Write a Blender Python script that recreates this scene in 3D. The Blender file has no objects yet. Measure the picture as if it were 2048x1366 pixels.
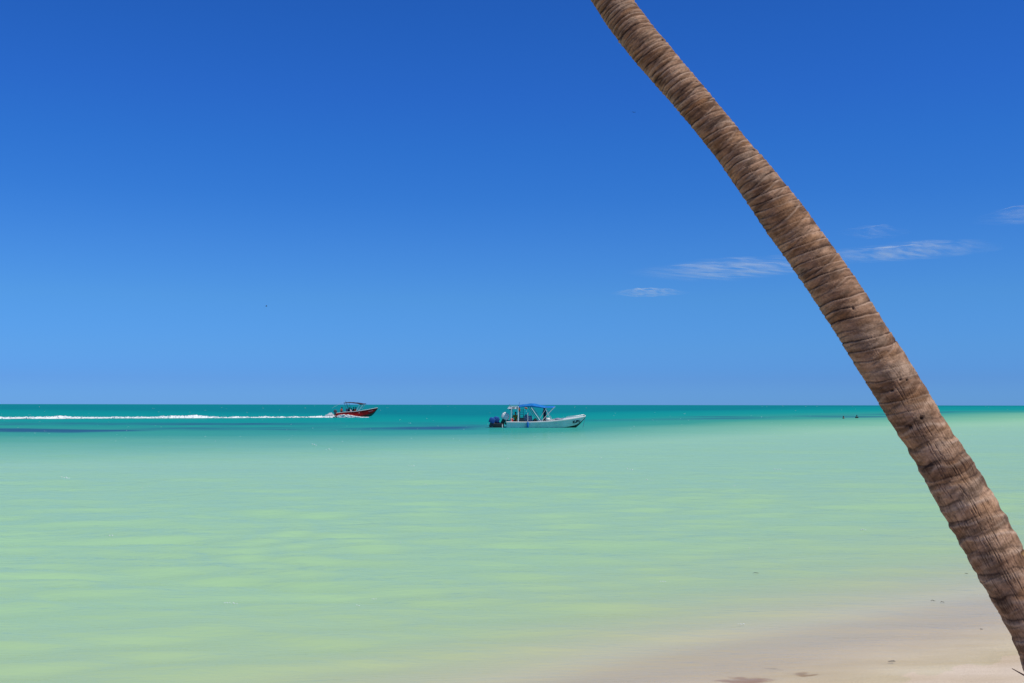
import bpy, bmesh, math, random
import numpy as np
from mathutils import Vector, Matrix
R = math.radians
C = bpy.context.scene.collection
sc = bpy.context.scene
random.seed(7)

# ------------------------------------------------------------------ camera
W0, H0, F0 = 2048.0, 1366.0, 2196.0          # photo size and focal length in photo pixels
HOR = 809.5
CAM_H = 2.15
PITCH = math.atan((HOR - H0/2)/F0)
ROLL = R(0.084)
cam = bpy.data.cameras.new("camera")
cam.lens = 36.0*F0/W0; cam.sensor_width = 36.0
cam.clip_start = 0.05; cam.clip_end = 200000
camo = bpy.data.objects.new("camera", cam); C.objects.link(camo)
camo.matrix_world = Matrix.Translation((0, 0, CAM_H)) @ Matrix.Rotation(R(90)+PITCH, 4, 'X') @ Matrix.Rotation(ROLL, 4, 'Z')
sc.camera = camo
CM = camo.matrix_world.to_3x3()
def ray(px, py):
    d = CM @ Vector(((px-W0/2)/F0, -(py-H0/2)/F0, -1.0))
    return d
def at(px, py, Y):                            # world point seen at that place of the photo, at world depth Y
    d = ray(px, py); k = Y/d.y
    return Vector((d.x*k, Y, CAM_H+d.z*k))
def onwater(px, py, z=0.0):
    d = ray(px, py); k = (z-CAM_H)/d.z
    return Vector((d.x*k, d.y*k, z))

# ------------------------------------------------------------------ world
SUN_EL, SUN_AZ = 60.0, 124.0                  # azimuth from +Y (view direction) towards +X
w = bpy.data.worlds.new("World"); sc.world = w; w.use_nodes = True
nt = w.node_tree; N = nt.nodes; L = nt.links
N.clear()
wo = N.new('ShaderNodeOutputWorld'); bg = N.new('ShaderNodeBackground')
sky = N.new('ShaderNodeTexSky'); sky.sky_type = 'NISHITA'; sky.sun_disc = False
sky.sun_elevation = R(SUN_EL); sky.sun_rotation = R(SUN_AZ); sky.altitude = 0; sky.air_density = 1.0; sky.dust_density = 0.3; sky.ozone_density = 3.0
tc = N.new('ShaderNodeTexCoord'); sx = N.new('ShaderNodeSeparateXYZ'); L.new(tc.outputs['Generated'], sx.inputs[0])
ramp = N.new('ShaderNodeValToRGB'); L.new(sx.outputs['Z'], ramp.inputs[0])
el_ = [(0.0, (0.1579, 0.41, 1.1155)), (0.0045, (0.1514, 0.402, 1.067)), (0.0223, (0.1328, 0.338, 0.9263)), (0.0314, (0.1291, 0.339, 0.8972)), (0.0496, (0.1365, 0.353, 0.8332)), (0.095, (0.1468, 0.377, 0.7626)), (0.1402, (0.131, 0.364, 0.7654)), (0.1852, (0.105, 0.346, 0.7711)), (0.2297, (0.0939, 0.341, 0.7906)), (0.2738, (0.0903, 0.3269, 0.8072)), (0.3173, (0.0855, 0.323, 0.7999)), (0.358, (0.0827, 0.3172, 0.7888)), (0.6, (0.18, 0.32, 0.55)), (1.0, (0.2, 0.3, 0.42))]
while len(ramp.color_ramp.elements) > 1: ramp.color_ramp.elements.remove(ramp.color_ramp.elements[-1])
ramp.color_ramp.elements[0].position = el_[0][0]; ramp.color_ramp.elements[0].color = (*el_[0][1], 1)
for p_, c_ in el_[1:]:
    e_ = ramp.color_ramp.elements.new(p_); e_.color = (*c_, 1)
mul = N.new('ShaderNodeVectorMath'); mul.operation = 'MULTIPLY'
L.new(sky.outputs[0], mul.inputs[0]); L.new(ramp.outputs[0], mul.inputs[1])
L.new(mul.outputs[0], bg.inputs[0]); bg.inputs[1].default_value = 0.15
L.new(bg.outputs[0], wo.inputs[0])

# ------------------------------------------------------------------ sun
sl = bpy.data.lights.new("sun", 'SUN'); sl.energy = 4.3; sl.angle = R(0.53); sl.color = (1.0, 0.94, 0.84)
so = bpy.data.objects.new("sun", sl); C.objects.link(so)
az, el = R(SUN_AZ), R(SUN_EL)
SD = Vector((math.sin(az)*math.cos(el), math.cos(az)*math.cos(el), math.sin(el)))
so.rotation_euler = SD.to_track_quat('Z', 'Y').to_euler()
so.location = (20, -10, 30)
sc.view_settings.view_transform = 'Standard'; sc.view_settings.look = 'None'
sc.view_settings.exposure = 0.0; sc.view_settings.gamma = 1.0

# ------------------------------------------------------------------ helpers
def s2l(c):
    return tuple(((v/255.0)/12.92 if v/255.0 <= 0.04045 else ((v/255.0+0.055)/1.055)**2.4) for v in c)
def tag(o, label=None, cat=None, group=None, kind=None):
    if label: o['label'] = label
    if cat: o['category'] = cat
    if group: o['group'] = group
    if kind: o['kind'] = kind
    return o
def empty(name, loc=(0,0,0), rot=(0,0,0), label=None, cat=None, group=None):
    o = bpy.data.objects.new(name, None); C.objects.link(o)
    o.location = loc; o.rotation_euler = rot; o.empty_display_size = 0.2
    return tag(o, label, cat, group)
def link(name, me, mat, parent=None, smooth=True):
    o = bpy.data.objects.new(name, me); C.objects.link(o)
    if mat is not None: me.materials.append(mat)
    if parent is not None: o.parent = parent
    if smooth:
        me.polygons.foreach_set('use_smooth', [True]*len(me.polygons))
    return o
def grid_mesh(name, V, wrap=False):           # V: (n, m, 3) array
    n, m, _ = V.shape
    me = bpy.data.meshes.new(name)
    me.vertices.add(n*m); me.vertices.foreach_set('co', V.reshape(-1).astype(np.float32))
    mm = m if wrap else m-1
    i = np.arange(n-1)[:, None]; j = np.arange(mm)[None, :]
    a = i*m+j; b = i*m+(j+1) % m; c = (i+1)*m+(j+1) % m; d = (i+1)*m+j
    q = np.stack([a, b, c, d], -1).reshape(-1)
    nf = (n-1)*mm
    me.loops.add(nf*4); me.loops.foreach_set('vertex_index', q.astype(np.int32))
    me.polygons.add(nf); me.polygons.foreach_set('loop_start', np.arange(0, nf*4, 4, dtype=np.int32))
    me.polygons.foreach_set('loop_total', np.full(nf, 4, dtype=np.int32))
    me.update(calc_edges=True)
    return me
def fattr(me, name, arr):
    a = me.attributes.new(name, 'FLOAT', 'POINT'); a.data.foreach_set('value', arr.reshape(-1).astype(np.float32))

def vnoise(u, v, seed, wrapv=0):              # value noise, optional period in v
    rs = np.random.RandomState(seed); T = rs.rand(256, 256)
    iu = np.floor(u).astype(int); iv = np.floor(v).astype(int)
    fu = u-iu; fv = v-iv
    fu = fu*fu*fu*(fu*(fu*6-15)+10); fv = fv*fv*fv*(fv*(fv*6-15)+10)
    iv1 = iv+1
    if wrapv: iv = iv % wrapv; iv1 = iv1 % wrapv
    a = T[iu % 256, iv % 256]; b = T[(iu+1) % 256, iv % 256]; c = T[iu % 256, iv1 % 256]; d = T[(iu+1) % 256, iv1 % 256]
    return (a*(1-fu)+b*fu)*(1-fv)+(c*(1-fu)+d*fu)*fv
def fbm(u, v, seed, oct=4, wrapv=0):
    s = 0; amp = 1; tot = 0
    for k in range(oct):
        s = s+amp*vnoise(u*2**k, v*2**k, seed+k, wrapv*2**k if wrapv else 0); tot += amp; amp *= 0.5
    return s/tot
def sstep(a, b, x):
    t = np.clip((x-a)/(b-a), 0, 1); return t*t*(3-2*t)

class MB:                                      # gathers solids into one mesh
    def __init__(s): s.bm = bmesh.new()
    def box(s, x0, x1, y0, y1, z0, z1, bev=0.0, M=None):
        b = bmesh.new(); bmesh.ops.create_cube(b, size=1)
        for v in b.verts: v.co = Vector(((x0+x1)/2+v.co.x*(x1-x0), (y0+y1)/2+v.co.y*(y1-y0), (z0+z1)/2+v.co.z*(z1-z0)))
        if bev > 0: bmesh.ops.bevel(b, geom=b.edges[:], offset=bev, segments=3, affect='EDGES', profile=0.5)
        s.add(b, M); return s
    def add(s, b, M=None):
        if M is not None: b.transform(M)
        me = bpy.data.meshes.new('t'); b.to_mesh(me); b.free(); s.bm.from_mesh(me); bpy.data.meshes.remove(me)
    def tube(s, pts, r, seg=10, cap=True):
        pts = [Vector(p) for p in pts]
        rr = r if isinstance(r, (list, tuple)) else [r]*len(pts)
        b = bmesh.new(); rings = []
        up = Vector((0.13, 0.21, 0.97))
        for i, p in enumerate(pts):
            t = (pts[min(i+1, len(pts)-1)]-pts[max(i-1, 0)]).normalized()
            if abs(t.dot(up)) > 0.95: u0 = Vector((1, 0.1, 0))
            else: u0 = up
            a = t.cross(u0).normalized(); c = t.cross(a)
            rings.append([b.verts.new(p+(a*math.cos(2*math.pi*k/seg)+c*math.sin(2*math.pi*k/seg))*rr[i]) for k in range(seg)])
        for i in range(len(rings)-1):
            for k in range(seg):
                b.faces.new((rings[i][k], rings[i][(k+1) % seg], rings[i+1][(k+1) % seg], rings[i+1][k]))
        if cap:
            b.faces.new(rings[0][::-1]); b.faces.new(rings[-1])
        s.add(b); return s
    def ball(s, c, r, sc3=(1,1,1), sub=2, M=None):
        b = bmesh.new(); bmesh.ops.create_icosphere(b, subdivisions=sub, radius=1)
        for v in b.verts: v.co = Vector((c[0]+v.co.x*r*sc3[0], c[1]+v.co.y*r*sc3[1], c[2]+v.co.z*r*sc3[2]))
        s.add(b, M); return s
    def build(s, name, mat, parent=None, smooth=True):
        bmesh.ops.recalc_face_normals(s.bm, faces=s.bm.faces[:])
        me = bpy.data.meshes.new(name); s.bm.to_mesh(me); s.bm.free()
        o = link(name, me, mat, parent, smooth)
        if smooth:
            try: me.set_sharp_from_angle(angle=R(40))
            except Exception: pass
        return o

def mat_new(name):
    m = bpy.data.materials.new(name); m.use_nodes = True
    t = m.node_tree; t.nodes.clear()
    o = t.nodes.new('ShaderNodeOutputMaterial')
    return m, t, o
def nn(t, typ, **kw):
    n = t.nodes.new(typ)
    for k, v in kw.items(): setattr(n, k, v)
    return n
def simple(name, col, rough=0.5, vary=0.12, scale=6.0, metallic=0.0, bump=0.0, bscale=40.0, dirt=None):
    m, t, o = mat_new(name)
    b = nn(t, 'ShaderNodeBsdfPrincipled'); b.inputs['Roughness'].default_value = rough; b.inputs['Metallic'].default_value = metallic
    tcn = nn(t, 'ShaderNodeTexCoord'); no = nn(t, 'ShaderNodeTexNoise'); no.inputs['Scale'].default_value = scale; no.inputs['Detail'].default_value = 5
    t.links.new(tcn.outputs['Object'], no.inputs['Vector'])
    r = nn(t, 'ShaderNodeValToRGB'); r.color_ramp.elements[0].position = 0.3; r.color_ramp.elements[1].position = 0.7
    c2 = dirt if dirt else tuple(max(0, v*(1-vary*2)) for v in col)
    r.color_ramp.elements[0].color = (*c2, 1); r.color_ramp.elements[1].color = (*col, 1)
    t.links.new(no.outputs['Fac'], r.inputs[0]); t.links.new(r.outputs[0], b.inputs['Base Color'])
    if bump > 0:
        n2 = nn(t, 'ShaderNodeTexNoise'); n2.inputs['Scale'].default_value = bscale; n2.inputs['Detail'].default_value = 6
        t.links.new(tcn.outputs['Object'], n2.inputs['Vector'])
        bp = nn(t, 'ShaderNodeBump'); bp.inputs['Strength'].default_value = bump; bp.inputs['Distance'].default_value = 0.02
        t.links.new(n2.outputs['Fac'], bp.inputs['Height']); t.links.new(bp.outputs[0], b.inputs['Normal'])
    if name in ('red_gelcoat', 'weathered_white_hull', 'blue_canvas'): b.inputs['Specular IOR Level'].default_value = 0.2
    t.links.new(b.outputs[0], o.inputs[0])
    return m

# ------------------------------------------------------------------ shore geometry (world functions)
def y_shore(x):                                # waterline
    return 6.25+0.74*x+0.22*np.sin(x*0.55+0.4)+0.05*np.sin(x*1.3)
_cx = np.array([-400, -60, -26, -8.7, 0, 11.4, 27, 50, 90, 400.0, 4000]); _cy = np.array([30, 50, 55.5, 59, 66, 88, 118, 152, 205, 800.0, 8000])
def y_drop(x):                                 # where the shallow flat falls away to deeper teal water
    return np.interp(x, _cx, _cy)
def offshore(x, y):                            # signed distance seaward of the waterline, metres
    return (y-y_shore(x))*0.80

def polar(rmin, rmax, nr, na, a0=-180.0, a1=180.0):
    r = np.exp(np.linspace(math.log(rmin), math.log(rmax), nr))[:, None]
    a = np.radians(np.linspace(a0, a1, na))[None, :]
    return r*np.sin(a), r*np.cos(a), np.broadcast_to(r, (nr, na)).copy()

# ------------------------------------------------------------------ beach and seabed
X, Y, Rr = polar(1.0, 60000, 620, 720)
q = offshore(X, Y)
Z = np.where(q < 0, -q*0.075, -q*0.035)
Z = np.minimum(Z, 0.9+0.25*fbm(X*0.08, Y*0.08, 31)); Z = np.maximum(Z, -3.0)
near = np.exp(-np.maximum(Rr-12, 0)/12)
Z = Z+near*(0.035*(fbm(X*0.9+50, Y*0.9+50, 11, 3)-0.5)+0.02*(fbm(X*4+50, Y*4+50, 12, 3)-0.5))
V = np.stack([X, Y, Z], -1)
me = grid_mesh('beach_sand', V); fattr(me, 'off', q)
m, t, o = mat_new('sand')
b = nn(t, 'ShaderNodeBsdfPrincipled'); b.inputs['Roughness'].default_value = 0.75; b.inputs['Specular IOR Level'].default_value = 0.25
geo = nn(t, 'ShaderNodeNewGeometry'); att = nn(t, 'ShaderNodeAttribute', attribute_name='off')
n1 = nn(t, 'ShaderNodeTexNoise'); n1.inputs['Scale'].default_value = 0.8; n1.inputs['Detail'].default_value = 6; n1.inputs['Roughness'].default_value = 0.6
mp = nn(t, 'ShaderNodeMapping'); mp.inputs['Rotation'].default_value = (0, 0, R(-37)); mp.inputs['Scale'].default_value = (0.5, 2.2, 1)
t.links.new(geo.outputs['Position'], mp.inputs[0]); t.links.new(mp.outputs[0], n1.inputs['Vector'])
r1 = nn(t, 'ShaderNodeValToRGB'); cr = r1.color_ramp
cr.elements[0].position = 0.28; cr.elements[0].color = (0.53, 0.42, 0.28, 1)
cr.elements[1].position = 0.62; cr.elements[1].color = (0.66, 0.555, 0.435, 1)
t.links.new(n1.outputs['Fac'], r1.inputs[0])
n2 = nn(t, 'ShaderNodeTexNoise'); n2.inputs['Scale'].default_value = 90; n2.inputs['Detail'].default_value = 4
t.links.new(geo.outputs['Position'], n2.inputs['Vector'])
mx = nn(t, 'ShaderNodeMix', data_type='RGBA', blend_type='MULTIPLY'); mx.inputs[0].default_value = 0.35
t.links.new(r1.outputs[0], mx.inputs[6])
r2 = nn(t, 'ShaderNodeValToRGB'); r2.color_ramp.elements[0].position = 0.35; r2.color_ramp.elements[0].color = (0.55, 0.5, 0.45, 1); r2.color_ramp.elements[1].position = 0.6
t.links.new(n2.outputs['Fac'], r2.inputs[0]); t.links.new(r2.outputs[0], mx.inputs[7])
# brown weed stains lying on the bed
def spot(px, py, rx, ry, col, prev):
    p = onwater(px, py, -0.02)
    mp_ = nn(t, 'ShaderNodeMapping'); mp_.vector_type = 'TEXTURE'
    mp_.inputs['Location'].default_value = (p.x, p.y, 0); mp_.inputs['Rotation'].default_value = (0, 0, R(-10)); mp_.inputs['Scale'].default_value = (rx, ry, 50)
    nz = nn(t, 'ShaderNodeTexNoise'); nz.inputs['Scale'].default_value = 5; nz.inputs['Detail'].default_value = 5
    t.links.new(geo.outputs['Position'], nz.inputs['Vector'])
    ad = nn(t, 'ShaderNodeVectorMath', operation='MULTIPLY_ADD'); ad.inputs[1].default_value = (0.5, 0.5, 0); 
    t.links.new(nz.outputs['Color'], ad.inputs[0]); t.links.new(geo.outputs['Position'], ad.inputs[2])
    sb = nn(t, 'ShaderNodeVectorMath', operation='SUBTRACT'); sb.inputs[1].default_value = (0.25, 0.25, 0)
    t.links.new(ad.outputs[0], sb.inputs[0]); t.links.new(sb.outputs[0], mp_.inputs[0])
    ln = nn(t, 'ShaderNodeVectorMath', operation='LENGTH'); t.links.new(mp_.outputs[0], ln.inputs[0])
    mr = nn(t, 'ShaderNodeMapRange', interpolation_type='SMOOTHSTEP'); mr.inputs[1].default_value = 1.15; mr.inputs[2].default_value = 0.35; mr.inputs[3].default_value = 0; mr.inputs[4].default_value = 0.85
    t.links.new(ln.outputs['Value'], mr.inputs[0])
    mm = nn(t, 'ShaderNodeMix', data_type='RGBA'); t.links.new(mr.outputs[0], mm.inputs[0]); t.links.new(prev, mm.inputs[6]); mm.inputs[7].default_value = (*col, 1)
    return mm.outputs[2]
cur = mx.outputs[2]
cur = spot(1485, 1357, 0.20, 0.15, (0.24, 0.085, 0.03), cur)
cur = spot(1610, 1346, 0.13, 0.08, (0.25, 0.14, 0.05), cur)
cur = spot(1540, 1330, 0.10, 0.05, (0.36, 0.28, 0.20), cur)
t.links.new(cur, b.inputs['Base Color'])
bp = nn(t, 'ShaderNodeBump'); bp.inputs['Strength'].default_value = 0.35; bp.inputs['Distance'].default_value = 0.01
t.links.new(n2.outputs['Fac'], bp.inputs['Height']); t.links.new(bp.outputs[0], b.inputs['Normal'])
t.links.new(b.outputs[0], o.inputs[0])
sand = link('beach_sand', me, m); tag(sand, 'pale sandy beach sloping under the shallow water', 'beach', kind='structure')

# ------------------------------------------------------------------ the sea
X, Y, Rr = polar(3.0, 60000, 1150, 900, -75, 75)
def waves(X, Y, Rr, q):
    z = 0; rs = np.random.RandomState(5)
    spacing = Rr*0.0075
    for lam, amp, ang in [(9.0, .012, 72), (6.3, .010, 50), (4.1, .010, 92), (2.7, .011, 58), (1.9, .013, 104), (1.45, .012, 66), (1.15, .013, 88), (0.85, .012, 112), (0.7, .0095, 74), (0.55, .0078, 52), (0.42, .005, 95), (14, .012, 65), (27, .02, 80), (45, .03, 55)]:
        a = R(90+(ang-90)*0.62-5+rs.rand()*10); k = 2*math.pi/lam
        wx = X+0.8*lam*(vnoise(X/lam/2.7+9, Y/lam/2.7+3, int(lam*10)+1)-0.5); wy = Y+0.8*lam*(vnoise(X/lam/2.7+31, Y/lam/2.7+8, int(lam*10)+2)-0.5)
        env = 0.35+1.3*vnoise(X/lam/6.0+7, Y/lam/2.6+2, int(lam*10)+3)
        ph = k*(wx*math.cos(a)+wy*math.sin(a))+rs.rand()*6
        fade = sstep(1.0, 3.0, lam/np.maximum(spacing, 1e-3)*0.5)
        z = z+amp*env*(np.sin(ph)+0.25*np.sin(2*ph+0.6))*fade
    return z
q = offshore(X, Y)
dep = np.clip(q*0.035, 0, None)
amp = (0.10+0.90*sstep(0.0, 9.0, q))
zz = waves(X, Y, Rr, q)*amp*np.exp(-Rr/3000)
zz = np.where(q < 0, zz*0.3+q*0.05, zz)      # dives under the dry sand
V = np.stack([X, Y, zz], -1)
me = grid_mesh('sea_water', V)
tt = (Y-y_shore(X))/np.maximum(y_drop(X)-y_shore(X), 20.0)
tt = np.where(Y > 400, np.where(tt < 0, 3.0, tt), tt)+1.2*sstep(230, 700, Y)+1.2*sstep(700, 2500, Y)
tt = tt+0.10*(fbm(X*0.05+20, Y*0.02+20, 51, 4)-0.5)*np.clip(tt, 0, 1)+0.05*(fbm(X*0.25+20, Y*0.12+20, 57, 3)-0.5)*np.clip(tt, 0, 1)
fattr(me, 'off', q); fattr(me, 'flat', tt)
# seagrass meadows (dark patches on the bed seen through the water)
def grass():
    g = np.zeros_like(X)
    n = fbm(X*0.06+5, Y*0.10+5, 71, 5); n2 = fbm(X*0.35+5, Y*0.5+5, 72, 4)
    def band(xs, ys, w_, x0, x1, k, soft=4.0):
        yc = np.interp(X, xs, ys)
        bb = np.exp(-((Y-yc)/w_)**2)*sstep(x0-soft, x0+soft, X)*(1-sstep(x1-soft, x1+soft, X))
        return np.clip(bb*2.0*(1.9*(n-0.22)+0.8*(n2-0.5))*k, 0, 1)
    def gp(px, py): p = onwater(px, py); return p.x, p.y
    P = [gp(x, y) for x, y in [(-200, 857), (0, 859.5), (160, 863), (300, 862)]]
    g = np.maximum(g, band([p[0] for p in P], [p[1] for p in P], 5.0, -70, P[-1][0]-1, 1.1, 3))
    P = [gp(x, y) for x, y in [(300, 855), (420, 854.5), (700, 856), (900, 853.5), (1010, 851)]]
    g = np.maximum(g, band([p[0] for p in P], [p[1] for p in P], 10.0, P[0][0], P[-1][0], 0.62, 4))
    P = [gp(x, y) for x, y in [(-300, 846), (300, 848), (700, 849), (1000, 848)]]
    g = np.maximum(g, band([p[0] for p in P], [p[1] for p in P], 12.0, -80, P[-1][0], 0.40, 12))
    P = [gp(x, y) for x, y in [(1390, 834), (1500, 833.5), (1700, 834), (1800, 833)]]
    g = np.maximum(g, band([p[0] for p in P], [p[1] for p in P], 7.0, P[0][0], P[-1][0], 0.55, 9))
    P = [gp(x, y) for x, y in [(1180, 840), (1400, 838), (1600, 833), (1760, 829), (1900, 823.5), (2100, 822)]]
    g = np.maximum(g, band([p[0] for p in P], [p[1] for p in P], 10.0, P[0][0], 400, 0.38, 14))
    return g
fattr(me, 'grass', grass())
m, t, o = mat_new('sea')
lk = t.links.new
geo = nn(t, 'ShaderNodeNewGeometry')
af = nn(t, 'ShaderNodeAttribute', attribute_name='flat'); ag = nn(t, 'ShaderNodeAttribute', attribute_name='grass'); ao = nn(t, 'ShaderNodeAttribute', attribute_name='off')
mr = nn(t, 'ShaderNodeMapRange'); mr.inputs[1].default_value = 0; mr.inputs[2].default_value = 4.0
lk(af.outputs['Fac'], mr.inputs[0])
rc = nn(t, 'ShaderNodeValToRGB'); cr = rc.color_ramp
stops = [(0.00, (0.80, 0.70, 0.56)), (0.0026, (0.74, 0.645, 0.51)), (0.0053, (0.620, 0.545, 0.400)), (0.0079, (0.525, 0.470, 0.330)), (0.0100, (0.465, 0.450, 0.300)), (0.0140, (0.395, 0.455, 0.270)), (0.020, (0.345, 0.480, 0.272)), (0.034, (0.318, 0.505, 0.288)), (0.08, (0.302, 0.520, 0.308)), (0.18, (0.285, 0.520, 0.325)), (0.225, (0.185, 0.435, 0.290)),  # first stops lightened to offset the shade this layer casts on the sand
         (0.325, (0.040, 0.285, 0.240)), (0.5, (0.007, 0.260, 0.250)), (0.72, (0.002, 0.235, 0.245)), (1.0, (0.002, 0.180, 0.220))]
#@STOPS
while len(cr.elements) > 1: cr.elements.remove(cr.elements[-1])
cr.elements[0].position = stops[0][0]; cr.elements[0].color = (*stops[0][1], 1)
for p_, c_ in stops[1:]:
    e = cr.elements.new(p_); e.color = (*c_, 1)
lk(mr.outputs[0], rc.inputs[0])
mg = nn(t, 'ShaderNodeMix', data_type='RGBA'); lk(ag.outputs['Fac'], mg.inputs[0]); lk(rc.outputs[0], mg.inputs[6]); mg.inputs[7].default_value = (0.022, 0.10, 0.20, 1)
# faint cloudiness of the bed
mpz = nn(t, 'ShaderNodeMapping'); mpz.inputs['Scale'].default_value = (0.10, 0.35, 1); mpz.inputs['Rotation'].default_value = (0, 0, R(-25)); lk(geo.outputs['Position'], mpz.inputs[0])
nz = nn(t, 'ShaderNodeTexNoise'); nz.inputs['Scale'].default_value = 1.0; nz.inputs['Detail'].default_value = 5; lk(mpz.outputs[0], nz.inputs['Vector'])
rz = nn(t, 'ShaderNodeValToRGB'); rz.color_ramp.elements[0].position = 0.3; rz.color_ramp.elements[0].color = (0.965, 0.975, 0.99, 1); rz.color_ramp.elements[1].position = 0.7; rz.color_ramp.elements[1].color = (1, 1, 0.965, 1)
lk(nz.outputs['Fac'], rz.inputs[0])
mz = nn(t, 'ShaderNodeMix', data_type='RGBA', blend_type='MULTIPLY'); mz.inputs[0].default_value = 1; lk(mg.outputs[2], mz.inputs[6]); lk(rz.outputs[0], mz.inputs[7])
# ripples
def wnoise(scale, sxy, rot, det):
    a = nn(t, 'ShaderNodeMapping'); a.inputs['Scale'].default_value = (sxy[0], sxy[1], 1); a.inputs['Rotation'].default_value = (0, 0, R(rot)); lk(geo.outputs['Position'], a.inputs[0])
    b_ = nn(t, 'ShaderNodeTexNoise'); b_.inputs['Scale'].default_value = scale; b_.inputs['Detail'].default_value = det; b_.inputs['Roughness'].default_value = 0.55; lk(a.outputs[0], b_.inputs['Vector'])
    return b_.outputs['Fac']
b1 = nn(t, 'ShaderNodeBump'); b1.inputs['Strength'].default_value = 1; b1.inputs['Distance'].default_value = 0.035; lk(wnoise(1.6, (0.6, 1.5), -30, 3), b1.inputs['Height'])
b2 = nn(t, 'ShaderNodeBump'); b2.inputs['Strength'].default_value = 1; b2.inputs['Distance'].default_value = 0.012; lk(wnoise(8.5, (0.6, 1.4), -15, 4), b2.inputs['Height']); lk(b1.outputs[0], b2.inputs['Normal'])
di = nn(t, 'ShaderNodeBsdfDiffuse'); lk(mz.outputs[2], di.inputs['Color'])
gl = nn(t, 'ShaderNodeBsdfGlossy'); gl.inputs['Roughness'].default_value = 0.10; gl.inputs['Color'].default_value = (1, 1, 1, 1); lk(b2.outputs[0], gl.inputs['Normal'])
fr = nn(t, 'ShaderNodeFresnel'); fr.inputs['IOR'].default_value = 1.33; lk(b2.outputs[0], fr.inputs['Normal'])
# a rough sea never mirrors like a flat one: facets tilted to the eye cap its reflectance
cap = nn(t, 'ShaderNodeMapRange'); cap.inputs[1].default_value = 0.02; cap.inputs[2].default_value = 0.9; cap.inputs[3].default_value = 0.02; cap.inputs[4].default_value = 0.39; lk(fr.outputs[0], cap.inputs[0])
# seen edge-on the crests hide the smooth troughs: reflectance falls off over the open, choppier water
chop = nn(t, 'ShaderNodeMapRange', interpolation_type='SMOOTHSTEP'); chop.inputs[1].default_value = 15; chop.inputs[2].default_value = 95; chop.inputs[3].default_value = 1.0; chop.inputs[4].default_value = 0.12; lk(ao.outputs['Fac'], chop.inputs[0])
lap = nn(t, 'ShaderNodeMapRange', interpolation_type='SMOOTHSTEP'); lap.inputs[1].default_value = -0.1; lap.inputs[2].default_value = 1.3; lap.inputs[3].default_value = 0.15; lap.inputs[4].default_value = 1.0; lk(ao.outputs['Fac'], lap.inputs[0])
cq = nn(t, 'ShaderNodeMath', operation='MULTIPLY'); lk(chop.outputs[0], cq.inputs[0]); lk(lap.outputs[0], cq.inputs[1])
cm = nn(t, 'ShaderNodeMath', operation='MULTIPLY'); lk(cap.outputs[0], cm.inputs[0]); lk(cq.outputs[0], cm.inputs[1])
# clear in the last centimetres over the sand, milky further out
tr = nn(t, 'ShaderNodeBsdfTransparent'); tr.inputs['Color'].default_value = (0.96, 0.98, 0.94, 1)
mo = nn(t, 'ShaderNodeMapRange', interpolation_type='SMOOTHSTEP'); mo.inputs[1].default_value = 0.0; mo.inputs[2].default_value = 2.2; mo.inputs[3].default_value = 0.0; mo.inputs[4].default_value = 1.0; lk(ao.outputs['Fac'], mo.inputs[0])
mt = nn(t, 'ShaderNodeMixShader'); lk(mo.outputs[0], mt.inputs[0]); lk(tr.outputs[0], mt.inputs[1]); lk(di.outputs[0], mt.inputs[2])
ms = nn(t, 'ShaderNodeMixShader'); lk(cm.outputs[0], ms.inputs[0]); lk(mt.outputs[0], ms.inputs[1]); lk(gl.outputs[0], ms.inputs[2])
lk(ms.outputs[0], o.inputs[0])
sea = link('sea_water', me, m); tag(sea, 'calm green and turquoise sea reaching the horizon', 'sea', kind='structure')

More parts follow.
